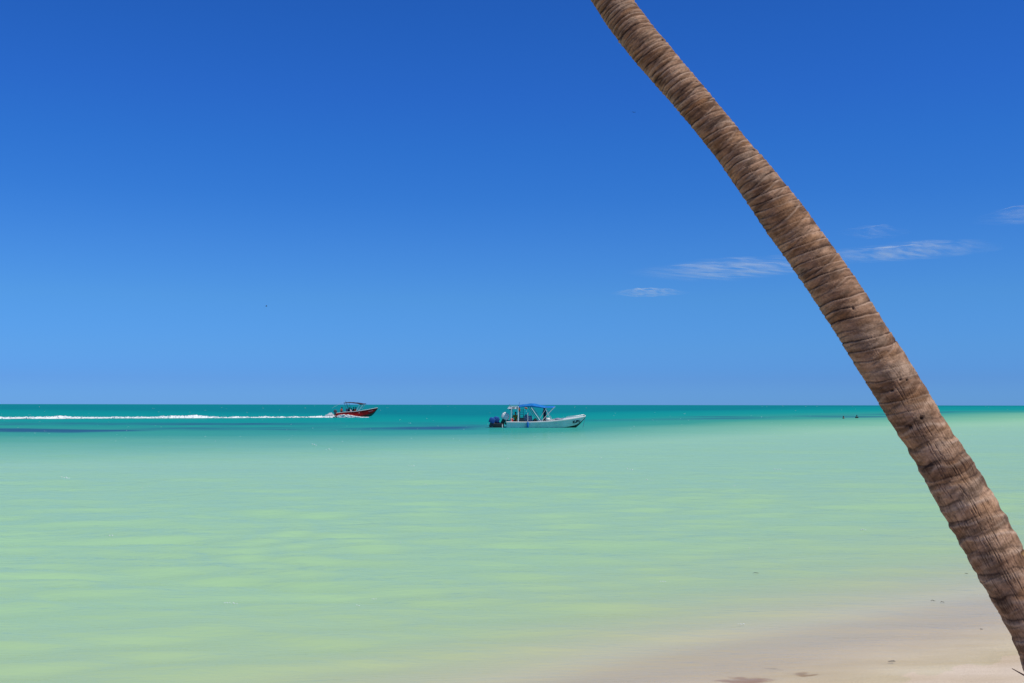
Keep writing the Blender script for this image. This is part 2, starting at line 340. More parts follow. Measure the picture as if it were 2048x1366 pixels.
# ------------------------------------------------------------------ cirrus
def cloud(name, label, px0, py0, px1, py1, wpx, alt, seed, dens):
    # a thin ice cloud at its altitude, seen from below at a low angle
    pa, pb = ray(px0, py0), ray(px1, py1)
    A = Vector((pa.x, pa.y, pa.z))*((alt-CAM_H)/pa.z); B = Vector((pb.x, pb.y, pb.z))*((alt-CAM_H)/pb.z)
    mid = (A+B)/2; d = (B-A); Lh = d.length/2; d.normalize(); n = Vector((-d.y, d.x, 0))
    wd = abs(wpx/F0)*mid.length*mid.length/alt/2
    nu, nv = 90, 40
    u = np.linspace(-1, 1, nu)[:, None]*np.ones((1, nv)); v = np.linspace(-1, 1, nv)[None, :]*np.ones((nu, 1))
    edge = 0.75+0.5*fbm(u*3+5, v*0+1, seed, 3)
    vv = v*wd*edge*(1-0.5*u*u)
    zt = 120*(1-u*u)*(1-v*v)*(0.4+fbm(u*4+9, v*3+9, seed+3, 3))
    top = np.stack([u*Lh, vv, zt], -1); bot = np.stack([u*Lh, vv, -zt*0.5-1], -1)
    V = np.concatenate([top, bot[:, ::-1]], 1)
    me = grid_mesh(name, V, wrap=True)
    m, t, o = mat_new('ice_cloud'); lk = t.links.new
    tcn = nn(t, 'ShaderNodeTexCoord'); sp = nn(t, 'ShaderNodeSeparateXYZ'); lk(tcn.outputs['Object'], sp.inputs[0])
    mp = nn(t, 'ShaderNodeMapping'); mp.inputs['Scale'].default_value = (2.0/Lh*(Lh/900)**0.35, 0.75/wd, 0.0); mp.inputs['Rotation'].default_value = (0, 0, R(14)); mp.inputs['Location'].default_value = (seed*1.7, seed*0.9, 0)
    lk(tcn.outputs['Object'], mp.inputs[0])
    no = nn(t, 'ShaderNodeTexNoise'); no.inputs['Scale'].default_value = 2.2; no.inputs['Detail'].default_value = 9; no.inputs['Roughness'].default_value = 0.57; no.inputs['Distortion'].default_value = 0.35; lk(mp.outputs[0], no.inputs['Vector'])
    mr = nn(t, 'ShaderNodeMapRange', interpolation_type='SMOOTHSTEP'); mr.inputs[1].default_value = 0.34; mr.inputs[2].default_value = 0.72; lk(no.outputs['Fac'], mr.inputs[0])
    def fall(sock, half):
        a = nn(t, 'ShaderNodeMath', operation='ABSOLUTE'); lk(sock, a.inputs[0])
        f = nn(t, 'ShaderNodeMapRange', interpolation_type='SMOOTHSTEP'); f.inputs[1].default_value = half; f.inputs[2].default_value = half*0.15; lk(a.outputs[0], f.inputs[0]); return f.outputs[0]
    m1 = nn(t, 'ShaderNodeMath', operation='MULTIPLY'); lk(fall(sp.outputs['X'], Lh*0.98), m1.inputs[0]); lk(fall(sp.outputs['Y'], wd*0.95), m1.inputs[1])
    m2 = nn(t, 'ShaderNodeMath', operation='MULTIPLY'); lk(m1.outputs[0], m2.inputs[0]); lk(mr.outputs[0], m2.inputs[1])
    m3 = nn(t, 'ShaderNodeMath', operation='MULTIPLY'); lk(m2.outputs[0], m3.inputs[0]); m3.inputs[1].default_value = dens
    tr = nn(t, 'ShaderNodeBsdfTransparent'); tl = nn(t, 'ShaderNodeBsdfTranslucent'); tl.inputs[0].default_value = (0.8, 0.8, 0.82, 1)
    df = nn(t, 'ShaderNodeBsdfDiffuse'); df.inputs[0].default_value = (0.8, 0.8, 0.82, 1)
    md = nn(t, 'ShaderNodeMixShader'); md.inputs[0].default_value = 0.5; lk(tl.outputs[0], md.inputs[1]); lk(df.outputs[0], md.inputs[2])
    ms = nn(t, 'ShaderNodeMixShader'); lk(m3.outputs[0], ms.inputs[0]); lk(tr.outputs[0], ms.inputs[1]); lk(md.outputs[0], ms.inputs[2])
    lk(ms.outputs[0], o.inputs[0])
    ob = link(name, me, m)
    ob.location = mid+Vector((0, 0, CAM_H)); ob.rotation_euler = (0, 0, math.atan2(d.y, d.x))
    tag(ob, label, 'cloud', 'thin cirrus clouds low in the sky')
    ob.visible_shadow = True
    return ob
cloud('cirrus_cloud', 'long thin cloud streak left of the palm trunk', 1310, 560, 1660, 514, 42, 3000, 3, 0.33)
cloud('cirrus_cloud', 'thin cloud streak right of the palm trunk', 1640, 522, 2010, 484, 36, 3000, 12, 0.31)
cloud('cirrus_cloud', 'small short cloud wisp, lowest and leftmost of the clouds', 1235, 591, 1366, 581, 15, 3000, 7, 0.34)
cloud('cirrus_cloud', 'faint cloud wisp touching the right edge of the sky', 2012, 452, 2120, 408, 30, 3000, 9, 0.15)
cloud('cirrus_cloud', 'very faint small cloud wisp above the streak right of the trunk', 1700, 474, 1800, 458, 22, 3000, 22, 0.10)

# ------------------------------------------------------------------ palm
LE = [(1180.6,0),(1202,35.6),(1218,57),(1239,85),(1249,103),(1268,122.5),(1284,137),(1300,156),(1322,180),(1342,205.5),(1367,232),(1393,266),(1417,291),(1433,317),(1449,343),(1470.5,369),(1494,406),(1520,445),(1542,476),(1560,501),(1579,525.5),(1607,566),(1634,608.5),(1658,644),(1686,688),(1704,720),(1720,746),(1743,777),(1767,823),(1804,882),(1838,943),(1862,990),(1885,1030),(1919,1086),(1940,1126),(1962,1163),(1977,1188),(1998,1224),(2014,1252),(2029,1280),(2039,1315),(2047,1338)]
RE = [(1264.6,0),(1292,37.5),(1314,65),(1334,89),(1359.5,119),(1395,156),(1427,198),(1462,241),(1492,275.6),(1514,305),(1542,339),(1577,378),(1607,418),(1631,446),(1651,479),(1682,515.6),(1713,559),(1731,587),(1753,622),(1777,662),(1811,712),(1817,722),(1844,765.5),(1871,807),(1897,856),(1923,892),(1948,925.5),(1970,958),(1986,989),(2001,1010),(2014,1037),(2035,1070),(2045,1091),(2075,1148),(2100,1200),(2125,1250),(2150,1300),(2170,1340)]
LE = np.array(LE); RE = np.array(RE)
ys = np.linspace(0, 1338, 60)
xl = np.interp(ys, LE[:,1], LE[:,0]); xr = np.interp(ys, RE[:,1], RE[:,0])
mx_ = (xl+xr)/2
k5 = np.ones(5)/5; mxs = np.convolve(np.pad(mx_, 2, mode='reflect', reflect_type='odd'), k5, 'valid')
sl_ = np.gradient(mxs, ys); hw = (xr-xl)/2/np.sqrt(1+sl_**2)
ctr = []; rad = []
for y_, x_, h_ in zip(ys, mxs, hw):
    D = 4.35+0.75*(1338-y_)/1338
    p = at(x_, y_, D); ctr.append(p[:]); rad.append(h_/F0*(p-camo.location).length)
rad = [r_*np.interp(y_, [0, 400, 600, 760, 900, 1000, 1338], [.945, .965, .95, .942, .895, .865, .85]) for r_, y_ in zip(rad, ys)]
ctr = np.array(ctr)[::-1]; rad = np.array(rad)[::-1]      # base -> top
# carry on to the ground and up to the crown, outside the frame
g0 = ctr[0]; base = [(g0[0]+0.17, g0[1]-0.10, 0.12), (g0[0]+0.14, g0[1]-0.08, 0.45), (g0[0]+0.08, g0[1]-0.04, 0.78)]
t0 = ctr[-1]; dt = (ctr[-1]-ctr[-4]); dt /= np.linalg.norm(dt)
top = []; p = t0.copy(); d_ = dt.copy(); 
for k in range(26):
    d_ = d_+np.array([0.010, -0.15, 0.050]); d_ /= np.linalg.norm(d_); p = p+d_*0.17; top.append(p.copy())
ctr = np.vstack([base, ctr, top]); rad = np.concatenate([[0.24, 0.185, rad[0]*1.08], rad, np.linspace(rad[-1], rad[-1]*0.82, 26)])
seg = np.linalg.norm(np.diff(ctr, axis=0), axis=1); s = np.concatenate([[0], np.cumsum(seg)]); ST = s[-1]
s_vis0, s_vis1 = s[3], s[62]
NS, NA = 2600, 260
S = np.linspace(0, ST, NS)
cen = np.stack([np.interp(S, s, ctr[:, i]) for i in range(3)], 1)
kk = 61; ker = np.hanning(kk); ker /= ker.sum()
cen = np.stack([np.convolve(np.pad(cen[:, i], kk//2, mode='reflect', reflect_type='odd'), ker, 'valid') for i in range(3)], 1)
rr = np.interp(S, s, rad); rr = np.convolve(np.pad(rr, kk//2, mode='edge'), ker, 'valid')
T = np.gradient(cen, axis=0); T /= np.linalg.norm(T, axis=1)[:, None]
ref = np.array([0, -1.0, 0]); A = ref[None]-T*(T@ref)[:, None]; A /= np.linalg.norm(A, axis=1)[:, None]   # phi=0 faces the camera
Bv = np.cross(T, A)
phi = np.linspace(0, 2*np.pi, NA, endpoint=False)[None, :]; SS = S[:, None]
ua = phi/(2*np.pi)
h01 = np.clip((SS-s_vis0)/(s_vis1-s_vis0), 0, 1)
# leaf-scar count grows upward: 11 cm apart low, 3.5 cm high
spac = 0.052*(1-h01)**1.2+0.021
cum = np.concatenate([[0], np.cumsum(np.diff(S)/((spac[1:, 0]+spac[:-1, 0])/2))])[:, None]
lowm = sstep(0.50, 0.22, h01)                                       # where the old bark is corrugated and cracked lengthwise
def wob(seed, a): return a*(vnoise(cum*0.16+seed, ua*3, seed, 3)-0.5)+a*0.16*(vnoise(cum*0.4+seed, ua*7, seed+1, 7)-0.5)+0.07*(vnoise(cum*0.9, ua*26, seed+2, 26)-0.5)
def scar(ph, seed, gate):
    f = ph-np.floor(ph); idn = np.floor(ph); rs = np.random.RandomState(seed); tab = rs.rand(4096)
    nrst = np.round(ph); dm = (ph-nrst)*spac                         # metres from the nearest scar line
    def st_of(k_): return (0.35+0.65*tab[k_.astype(int) % 4096])*sstep(gate, gate+0.30, vnoise(k_*1.37+3, ua*5, seed+7, 5))
    sn = st_of(nrst); sf = st_of(idn+1)
    prof = (f**2.2)*sf
    wv_ = 0.0021+0.0016*tab[(nrst.astype(int)+77) % 4096]
    groove = np.exp(-((dm-0.0012)/wv_)**2)*sn
    lip = np.exp(-((dm+0.0050)/0.0026)**2)*sn
    return prof, groove, lip
tilt = 0.55*np.sin(phi+1.1+1.6*(vnoise(cum*0.05, ua*0, 99)-0.5))
ph1 = cum+tilt+wob(101, 1.15)
ph2 = cum*0.71+7.3-0.45*np.sin(phi-0.5)+wob(201, 1.2)
ph3 = cum*1.9+3.1+0.5*np.sin(phi+2.2)+wob(261, 1.5)
p1, g1, l1 = scar(ph1, 5, 0.02); p2, g2, l2 = scar(ph2, 6, 0.38); p3, g3, l3 = scar(ph3, 8, 0.36)
g3 = g3*0.75*(1-lowm); l3 = l3*0.8*(1-lowm); p3 = p3*(1-lowm)
p2 = p2*(1-0.85*lowm); g2 = g2*(1-0.85*lowm); l2 = l2*(1-0.85*lowm); g1 = g1*(1-0.45*lowm); l1 = l1*(1-0.5*lowm)
# lengthwise cracks
uc = ua*62+0.8*(vnoise(SS*7, ua*9, 301, 9)-0.5)*2.2+0.5*(vnoise(SS*22, ua*23, 302, 23)-0.5)
fc = uc-np.floor(uc); cid = np.floor(uc)
crk = np.exp(-((fc-0.5)/0.11)**2)*sstep(0.50, 0.62, vnoise(SS*(10.0)+cid*5.3, cid*0+2, 303))
uc2 = ua*110+0.8*(vnoise(SS*15, ua*19, 311, 19)-0.5)*2; fc2 = uc2-np.floor(uc2); cid2 = np.floor(uc2)
crk2 = np.exp(-((fc2-0.5)/0.16)**2)*sstep(0.50, 0.64, vnoise(SS*19+cid2*3.3, cid2*0+2, 313))
# broad corrugation of the lower stem
cph = SS/0.084+0.30*np.sin(phi+0.9)+0.75*(vnoise(SS*4, ua*3, 321, 3)-0.5)+0.25*(vnoise(SS*12, ua*11, 322, 11)-0.5)
cf = cph-np.floor(cph); corr = np.where(cf < 0.72, cf/0.72, (1-cf)/0.28)
corr_dark = np.exp(-((cf-0.97)/0.05)**2)+np.exp(-((cf+0.03)/0.05)**2); corr_lip = np.exp(-((cf-0.70)/0.08)**2)
crk = crk*(0.35+0.65*corr)                                          # the cracks open on the swellings
fine = fbm(cum*2.0, ua*24, 331, 4, 24)-0.5
lump = fbm(SS*4.5, ua*4, 341, 3, 4)-0.5
thin = fbm(cum*5, ua*10, 351, 4, 10)-0.5
disp = (1-0.35*lowm)*(0.0034*(p1-0.4)+0.0026*(p2-0.3)-0.0036*g1-0.0026*g2)+0.0018*p3-0.0020*g3+lowm*(0.0064*(corr-0.5)*(0.6+0.8*vnoise(SS*6, ua*4, 361, 4)))
disp += 0.0024*fine+0.005*lump+0.0030*thin+0.0008*(l1+l2)
disp -= lowm*(0.0045*crk+0.0016*crk2)
# a few worm and nail holes and one open slit
hole = np.zeros_like(disp)
def ph_of(px, py):
    tgt = at(px, py, 4.6); o0 = np.array(camo.location); dr = np.array(tgt)-o0; dr /= np.linalg.norm(dr)
    best = None
    dd = cen-o0; perp = dd-(dd@dr)[:, None]*dr; dist = np.linalg.norm(perp, axis=1)-0; i = int(np.argmin(dist))
    # hit point on the cylinder
    off = -perp[i]; a_ = off@Bv[i]/rr[i]; a_ = max(-0.98, min(0.98, a_))
    return S[i], math.asin(a_)
for (hx, hy, sz) in [(1789, 769, .0035), (1773, 791, .004), (1810, 861, .005), (1804, 770, .003), (1326, 86, .005), (1506, 306, .006), (1393, 172, .003), (1697, 630, .004), (1831, 845, .006)]:
    s_, f_ = ph_of(hx, hy)
    dph = (phi-f_+np.pi) % (2*np.pi)-np.pi
    hole = np.maximum(hole, np.exp(-(((SS-s_)/sz)**2+((dph*0.11)/(sz*1.5))**2)))
s_, f_ = ph_of(2038, 1107)
dph = (phi-f_+np.pi) % (2*np.pi)-np.pi
ln_ = dph*0.125; slit = np.exp(-((SS-s_-0.12*ln_)/0.0055)**2)*sstep(-0.032, -0.004, ln_)*(1-sstep(0.03, 0.07, ln_))
lipy = np.exp(-((SS-s_+0.014-0.12*ln_)/0.007)**2)*sstep(-0.020, 0.0, ln_)*(1-sstep(0.03, 0.07, ln_))
disp -= 0.012*hole+0.022*slit; disp += 0.004*lipy
disp = disp-disp.mean(axis=1, keepdims=True)*0.9
RAD = rr[:, None]+disp
V = cen[:, None, :]+RAD[..., None]*(np.cos(phi)[..., None]*A[:, None, :]+np.sin(phi)[..., None]*Bv[:, None, :])
me = grid_mesh('trunk', V, wrap=True)
dark = np.clip((0.90*g1+0.65*g2)*(1-0.45*lowm)+0.6*g3+lowm*(0.95*crk+0.45*crk2+0.62*corr_dark*(0.3+0.9*vnoise(SS*7, ua*6, 365, 6)))+1.1*hole+1.6*slit, 0, 1)
dark = np.clip(dark+0.55*sstep(0.60, 0.80, fbm(cum*0.9+5, ua*6+0, 367, 4, 6)), 0, 1)
light = np.clip((0.9*l1+0.8*l2+0.5*l3+0.85*lowm*corr_lip)*(0.25+1.1*vnoise(cum*1.3+9, ua*10, 371, 10)), 0, 1)
fattr(me, 'dark', dark); fattr(me, 'light', light); fattr(me, 'ochre', np.clip(lipy*1.2, 0, 1)); fattr(me, 'su', np.broadcast_to(SS, (NS, NA)).copy()); fattr(me, 'low', np.broadcast_to(lowm, (NS, NA)).copy())
btab = np.random.RandomState(9).rand(4096)
tone = 0.55*fbm(ph1*0.9+40, ua*3, 381, 5, 3)+0.25*btab[np.floor(ph1).astype(int) % 4096]+0.20*fbm(ph2*2.1+4, ua*16, 383, 3, 16)
fib = fbm(ph1*3.2+5, ua*9, 401, 4, 9); fib2 = fbm(ph2*5.0+9, ua*14, 405, 3, 14)
fattr(me, 'fibre', np.clip((0.6*fib+0.4*fib2-0.5)*3.2+0.5, 0, 1))
fattr(me, 'tone', tone); fattr(me, 'tone2', fbm(ph1*0.7+70, ua*4, 391, 5, 4))
m, t, o = mat_new('palm_bark'); lk = t.links.new
def attr(n): return nn(t, 'ShaderNodeAttribute', attribute_name=n).outputs['Fac']
tcn = nn(t, 'ShaderNodeTexCoord')
r0 = nn(t, 'ShaderNodeValToRGB'); cr = r0.color_ramp
cr.elements[0].position = 0.30; cr.elements[0].color = (0.150, 0.082, 0.048, 1)
cr.elements[1].position = 0.70; cr.elements[1].color = (0.345, 0.222, 0.146, 1)
e = cr.elements.new(0.5); e.color = (0.252, 0.150, 0.094, 1)
lk(attr('tone'), r0.inputs[0])
# rust and grey patches
rp = nn(t, 'ShaderNodeMapRange', interpolation_type='SMOOTHSTEP'); rp.inputs[1].default_value = 0.56; rp.inputs[2].default_value = 0.72; rp.inputs[4].default_value = 0.42; lk(attr('tone2'), rp.inputs[0])
c1 = nn(t, 'ShaderNodeMix', data_type='RGBA'); lk(rp.outputs[0], c1.inputs[0]); lk(r0.outputs[0], c1.inputs[6]); c1.inputs[7].default_value = (0.25, 0.125, 0.050, 1)
gp_ = nn(t, 'ShaderNodeMapRange', interpolation_type='SMOOTHSTEP'); gp_.inputs[1].default_value = 0.44; gp_.inputs[2].default_value = 0.28; gp_.inputs[4].default_value = 0.6; lk(attr('tone2'), gp_.inputs[0])
c2 = nn(t, 'ShaderNodeMix', data_type='RGBA'); lk(gp_.outputs[0], c2.inputs[0]); lk(c1.outputs[2], c2.inputs[6]); c2.inputs[7].default_value = (0.24, 0.175, 0.13, 1)
# fine speckle
sp_ = nn(t, 'ShaderNodeTexNoise'); sp_.inputs['Scale'].default_value = 120; sp_.inputs['Detail'].default_value = 5; lk(tcn.outputs['Object'], sp_.inputs['Vector'])
rs_ = nn(t, 'ShaderNodeValToRGB'); rs_.color_ramp.elements[0].position = 0.3; rs_.color_ramp.elements[0].color = (0.78, 0.76, 0.74, 1); rs_.color_ramp.elements[1].position = 0.68; rs_.color_ramp.elements[1].color = (1.12, 1.12, 1.12, 1)
lk(sp_.outputs['Fac'], rs_.inputs[0])
c3 = nn(t, 'ShaderNodeMix', data_type='RGBA', blend_type='MULTIPLY'); c3.inputs[0].default_value = 1; lk(c2.outputs[2], c3.inputs[6]); lk(rs_.outputs[0], c3.inputs[7])
rf_ = nn(t, 'ShaderNodeValToRGB'); rf_.color_ramp.elements[0].color = (0.66, 0.63, 0.58, 1); rf_.color_ramp.elements[1].color = (1.28, 1.28, 1.28, 1); lk(attr('fibre'), rf_.inputs[0])
c3b = nn(t, 'ShaderNodeMix', data_type='RGBA', blend_type='MULTIPLY'); c3b.inputs[0].default_value = 1; lk(c3.outputs[2], c3b.inputs[6]); lk(rf_.outputs[0], c3b.inputs[7])
lm = nn(t, 'ShaderNodeMath', operation='MULTIPLY'); lk(attr('light'), lm.inputs[0]); lm.inputs[1].default_value = 0.60
c4 = nn(t, 'ShaderNodeMix', data_type='RGBA'); lk(lm.outputs[0], c4.inputs[0]); lk(c3b.outputs[2], c4.inputs[6]); c4.inputs[7].default_value = (0.52, 0.38, 0.285, 1)
dm = nn(t, 'ShaderNodeMath', operation='MULTIPLY'); lk(attr('dark'), dm.inputs[0]); dm.inputs[1].default_value = 0.92
c5 = nn(t, 'ShaderNodeMix', data_type='RGBA'); lk(dm.outputs[0], c5.inputs[0]); lk(c4.outputs[2], c5.inputs[6]); c5.inputs[7].default_value = (0.030, 0.014, 0.010, 1)
c6 = nn(t, 'ShaderNodeMix', data_type='RGBA'); lk(attr('ochre'), c6.inputs[0]); lk(c5.outputs[2], c6.inputs[6]); c6.inputs[7].default_value = (0.50, 0.30, 0.10, 1)
b = nn(t, 'ShaderNodeBsdfPrincipled'); b.inputs['Roughness'].default_value = 0.85; b.inputs['Specular IOR Level'].default_value = 0.2
lk(c6.outputs[2], b.inputs['Base Color'])
bp = nn(t, 'ShaderNodeBump'); bp.inputs['Strength'].default_value = 0.6; bp.inputs['Distance'].default_value = 0.003; lk(sp_.outputs['Fac'], bp.inputs['Height']); lk(bp.outputs[0], b.inputs['Normal'])
lk(b.outputs[0], o.inputs[0])
palm = empty('palm_tree', tuple(ctr[0]), label='leaning palm tree with ringed brown trunk on the beach at right', cat='palm tree')
trunk = link('trunk', me, m, palm); trunk.matrix_parent_inverse = Matrix.Translation(-Vector(ctr[0]))
# crown above the frame
fm = simple('frond_green', (0.075, 0.13, 0.03), 0.5, 0.25, 3.0); hm = simple('frond_stalk', (0.20, 0.20, 0.06), 0.6, 0.2, 8)
topP = Vector(cen[-1]); 
crown = empty('crown'); crown.parent = palm; crown.location = topP-Vector(ctr[0])
def frond_mesh(seed, Lf, drop):
    rs = random.Random(seed); bm = bmesh.new()
    def rach(u): return Vector((Lf*u*(1-0.10*u), 0, 0.55*Lf*u*0.8-drop*u*u))
    n = 16; prev = None
    for i in range(n+1):
        u = i/n; p = rach(u); r_ = 0.022*(1-u)+0.004
        ring = [bm.verts.new(p+Vector((0, math.cos(a)*r_, math.sin(a)*r_))) for a in (0, 2.1, 4.2)]
        if prev:
            for k in range(3): bm.faces.new((prev[k], prev[(k+1) % 3], ring[(k+1) % 3], ring[k]))
        prev = ring
    for sd in (-1, 1):
        for i in range(46):
            u = 0.14+0.85*i/46; p = rach(u); ll = (0.62*math.sin(math.pi*min(1, u*0.9+0.12))+0.12)*rs.uniform(.85, 1.1)
            d = Vector((0.45+0.4*u, sd*0.85, -0.15-rs.random()*0.2)).normalized(); wv = Vector((0.016, -sd*0.006, 0.004))
            p1 = p+d*ll*0.5+Vector((0, 0, 0.0)); p2 = p+d*ll+Vector((0, 0, -0.30*ll))
            v = [bm.verts.new(q_) for q_ in (p-wv*0.6, p+wv*0.6, p1+wv, p1-wv, p2)]
            bm.faces.new((v[0], v[1], v[2], v[3])); bm.faces.new((v[3], v[2], v[4]))
    me = bpy.data.meshes.new('frond'); bm.to_mesh(me); bm.free(); me.materials.append(fm); return me
fms = [frond_mesh(1, 2.3, 2.0), frond_mesh(2, 2.0, 0.8), frond_mesh(3, 2.1, 3.2)]
for i in range(18):
    f = bpy.data.objects.new('frond', fms[i % 3]); C.objects.link(f); f.parent = crown
    f.rotation_euler = (0, -0.25*(i % 3), i*2.399)

# ------------------------------------------------------------------ materials for boats
M_white = simple('white_gelcoat', (0.74, 0.75, 0.73), 0.3, 0.05, 1.5)
M_hullw = simple('weathered_white_hull', (0.80, 0.81, 0.77), 0.4, 0.06, 1.2, dirt=(0.64, 0.68, 0.60))
M_bottom = simple('dark_hull_bottom', (0.03, 0.055, 0.045), 0.5, 0.2, 2)  # dark green tone from chine to keel on both hulls
M_red = simple('red_gelcoat', (0.56, 0.006, 0.008), 0.4, 0.10, 1.5)
M_blue = simple('blue_canvas', (0.010, 0.19, 0.58), 0.8, 0.2, 3, bump=0.3, bscale=6)
M_maroon = simple('dark_maroon_canvas', (0.035, 0.012, 0.022), 0.8, 0.2, 3, bump=0.3, bscale=6)
M_alu = simple('pale_metal_tube', (0.72, 0.74, 0.76), 0.35, 0.04, 4, metallic=0.3)
M_darkpole = simple('dark_metal_tube', (0.06, 0.06, 0.08), 0.4, 0.1, 4, metallic=0.4)
M_black = simple('black_plastic', (0.018, 0.02, 0.024), 0.4, 0.15, 5)
M_grey = simple('blue_grey_paint', (0.22, 0.26, 0.36), 0.45, 0.1, 3)
M_dgrey = simple('dark_grey_plastic', (0.06, 0.065, 0.075), 0.5, 0.1, 5)
M_redp = simple('red_plastic', (0.60, 0.04, 0.05), 0.4, 0.1, 5)
M_orange = simple('orange_vest_fabric', (0.75, 0.13, 0.015), 0.8, 0.1, 8)
M_olive = simple('olive_yellow_shirt', (0.30, 0.26, 0.03), 0.9, 0.15, 9)
M_navy = simple('navy_shirt', (0.008, 0.012, 0.06), 0.9, 0.15, 9)
M_dark = simple('dark_cloth', (0.02, 0.02, 0.03), 0.9, 0.2, 9)
M_pinkw = simple('pale_pink_shirt', (0.62, 0.50, 0.52), 0.9, 0.1, 9)
M_skin = simple('tanned_skin', (0.26, 0.12, 0.07), 0.55, 0.08, 12)
M_hair = simple('black_hair', (0.012, 0.009, 0.008), 0.6, 0.2, 30)
M_eye = simple('eye_white', (0.6, 0.6, 0.58), 0.3, 0.05, 30)
M_rope = simple('blue_grey_rope', (0.10, 0.16, 0.28), 0.8, 0.1, 30)
M_foam = simple('sea_foam', (0.72, 0.76, 0.77), 0.9, 0.04, 2.5, bump=1.0, bscale=3)
M_paint = simple('black_lettering_paint', (0.012, 0.02, 0.012), 0.5, 0.1, 6)
M_palepaint = simple('pale_lettering_paint', (0.45, 0.33, 0.36), 0.5, 0.1, 6)
M_life = simple('brown_orange_life_jacket', (0.34, 0.10, 0.05), 0.8, 0.15, 8)

# ------------------------------------------------------------------ people
def remesh_obj(name, mb, mat, parent, vox):
    o = mb.build(name, mat, parent)
    md = o.modifiers.new('remesh', 'REMESH'); md.mode = 'VOXEL'; md.voxel_size = vox; md.use_smooth_shade = True
    sm = o.modifiers.new('smooth', 'SMOOTH'); sm.factor = 0.5; sm.iterations = 2
    return o
def person(label, loc, rz, pose, top_mat, low_mat, group, parent_rot=None, vest=None, cap=None):
    """pose: 'sit', 'sit_side', 'stand', 'wade'. Local +x is the way the figure faces; feet or seat at z=0."""
    root = empty('person', loc, (0, 0, rz), label, 'person', group)
    seat = pose.startswith('sit')
    hz = 0.10 if seat else 0.92
    P = {}
    lean = 0.10 if seat else 0.04
    P['pel'] = Vector((0, 0, hz)); P['wai'] = Vector((0.01+lean*0.2, 0, hz+0.20)); P['che'] = Vector((lean*0.6, 0, hz+0.40)); P['nek'] = Vector((lean, 0, hz+0.56)); P['hed'] = Vector((lean+0.035, 0, hz+0.70))
    def arm(s):
        sh = Vector((lean*0.8, s*0.185, hz+0.49))
        if pose == 'sit': el_ = sh+Vector((0.08, s*0.07, -0.26)); wr = el_+Vector((0.22, -s*0.06, -0.06))
        elif pose == 'wade': el_ = sh+Vector((0.07, s*0.16, -0.22)); wr = el_+Vector((0.20, s*0.05, 0.04))
        else: el_ = sh+Vector((0.05, s*0.06, -0.28)); wr = el_+Vector((0.15, -s*0.01, -0.18))
        return sh, el_, wr
    def leg(s):
        hp = Vector((0, s*0.095, hz-0.02))
        if seat: kn = hp+Vector((0.42, s*0.05, 0.02)); an = kn+Vector((0.06, 0, -0.42))
        else: kn = Vector((0.03+0.05*s, s*0.10, 0.49)); an = Vector((0.0+0.04*s, s*0.11, 0.08))
        return hp, kn, an
    b = MB()
    b.tube([P['pel']-Vector((0, 0, .04)), P['wai'], P['che'], P['nek']-Vector((0, 0, .05))], [0.125, 0.115, 0.135, 0.09], 14)
    b.ball(P['pel'], 0.14, (0.85, 1.1, 0.8)); b.ball(P['che'], 0.15, (0.8, 1.15, 1.0)); b.ball(P['wai'], 0.125, (0.85, 1.1, 1))
    b.tube([P['nek']-Vector((0, 0, .06)), P['hed']-Vector((0.01, 0, .05))], [0.06, 0.052], 10)
    b.ball(P['hed'], 0.115, (0.86, 0.70, 1.0), 3); b.ball(P['hed']+Vector((0.035, 0, -.05)), 0.07, (0.8, 0.75, 0.9), 2)
    b.tube([P['hed']+Vector((0.09, 0, 0.01)), P['hed']+Vector((0.115, 0, -0.03))], [0.009, 0.016], 8)
    for s_ in (-1, 1): b.ball(P['hed']+Vector((0, s_*0.082, -0.005)), 0.028, (0.7, 0.35, 1.1), 2)
    for s_ in (-1, 1):
        sh, e_, wr = arm(s_)
        b.tube([P['che']+Vector((0, s_*.07, .07)), sh], [0.07, 0.06], 10)
        b.tube([sh, sh.lerp(e_, .5), e_, e_.lerp(wr, .35), wr], [0.054, 0.048, 0.038, 0.039, 0.026], 10); b.ball(sh, 0.058)
        d = (wr-e_).normalized(); sd = d.cross(Vector((0, 0, 1))).normalized()*s_
        pm = wr+d*0.05; b.ball(wr+d*0.045, 0.04, (1.1, 0.9, 0.55))
        for f_ in range(4):
            k_ = wr+d*0.078+sd*(0.024-0.016*f_); lf = (0.068, 0.078, 0.072, 0.056)[f_]
            b.tube([k_, k_+d*lf*.5+Vector((0, 0, -.006)), k_+d*lf*.9+Vector((0, 0, -.022))], [0.0095, 0.009, 0.0075], 6)
        b.tube([wr+d*0.03+sd*0.03*-1, wr+d*0.065-sd*0.055, wr+d*0.09-sd*0.06], [0.011, 0.010, 0.008], 6)
        hp, kn, an = leg(s_)
        b.tube([hp, hp.lerp(kn, .5), kn, kn.lerp(an, .35), an], [0.088, 0.075, 0.055, 0.055, 0.036], 12); b.ball(kn, 0.056)
        b.tube([an+Vector((-0.04, 0, -.03)), an+Vector((.07, 0, -.045)), an+Vector((.16, 0, -.055))], [0.038, 0.036, 0.022], 10)
    remesh_obj('body', b, M_skin, root, 0.0085)
    h = MB(); h.ball(P['hed']+Vector((-0.015, 0, .028)), 0.118, (0.88, 0.76, 0.93), 3)
    h.ball(P['hed']+Vector((-0.04, 0, -0.02)), 0.10, (0.75, 0.80, 0.9), 2); h.build('hair', M_hair, root)
    for s_ in (-1, 1):
        e = MB(); e.ball(P['hed']+Vector((0.090, s_*0.032, 0.008)), 0.011); e.build('eye', M_eye, root)
    mo_ = MB(); mo_.box(P['hed'].x+0.083, P['hed'].x+0.097, -0.022, 0.022, P['hed'].z-0.062, P['hed'].z-0.053, 0.003); mo_.build('mouth', M_redp, root)
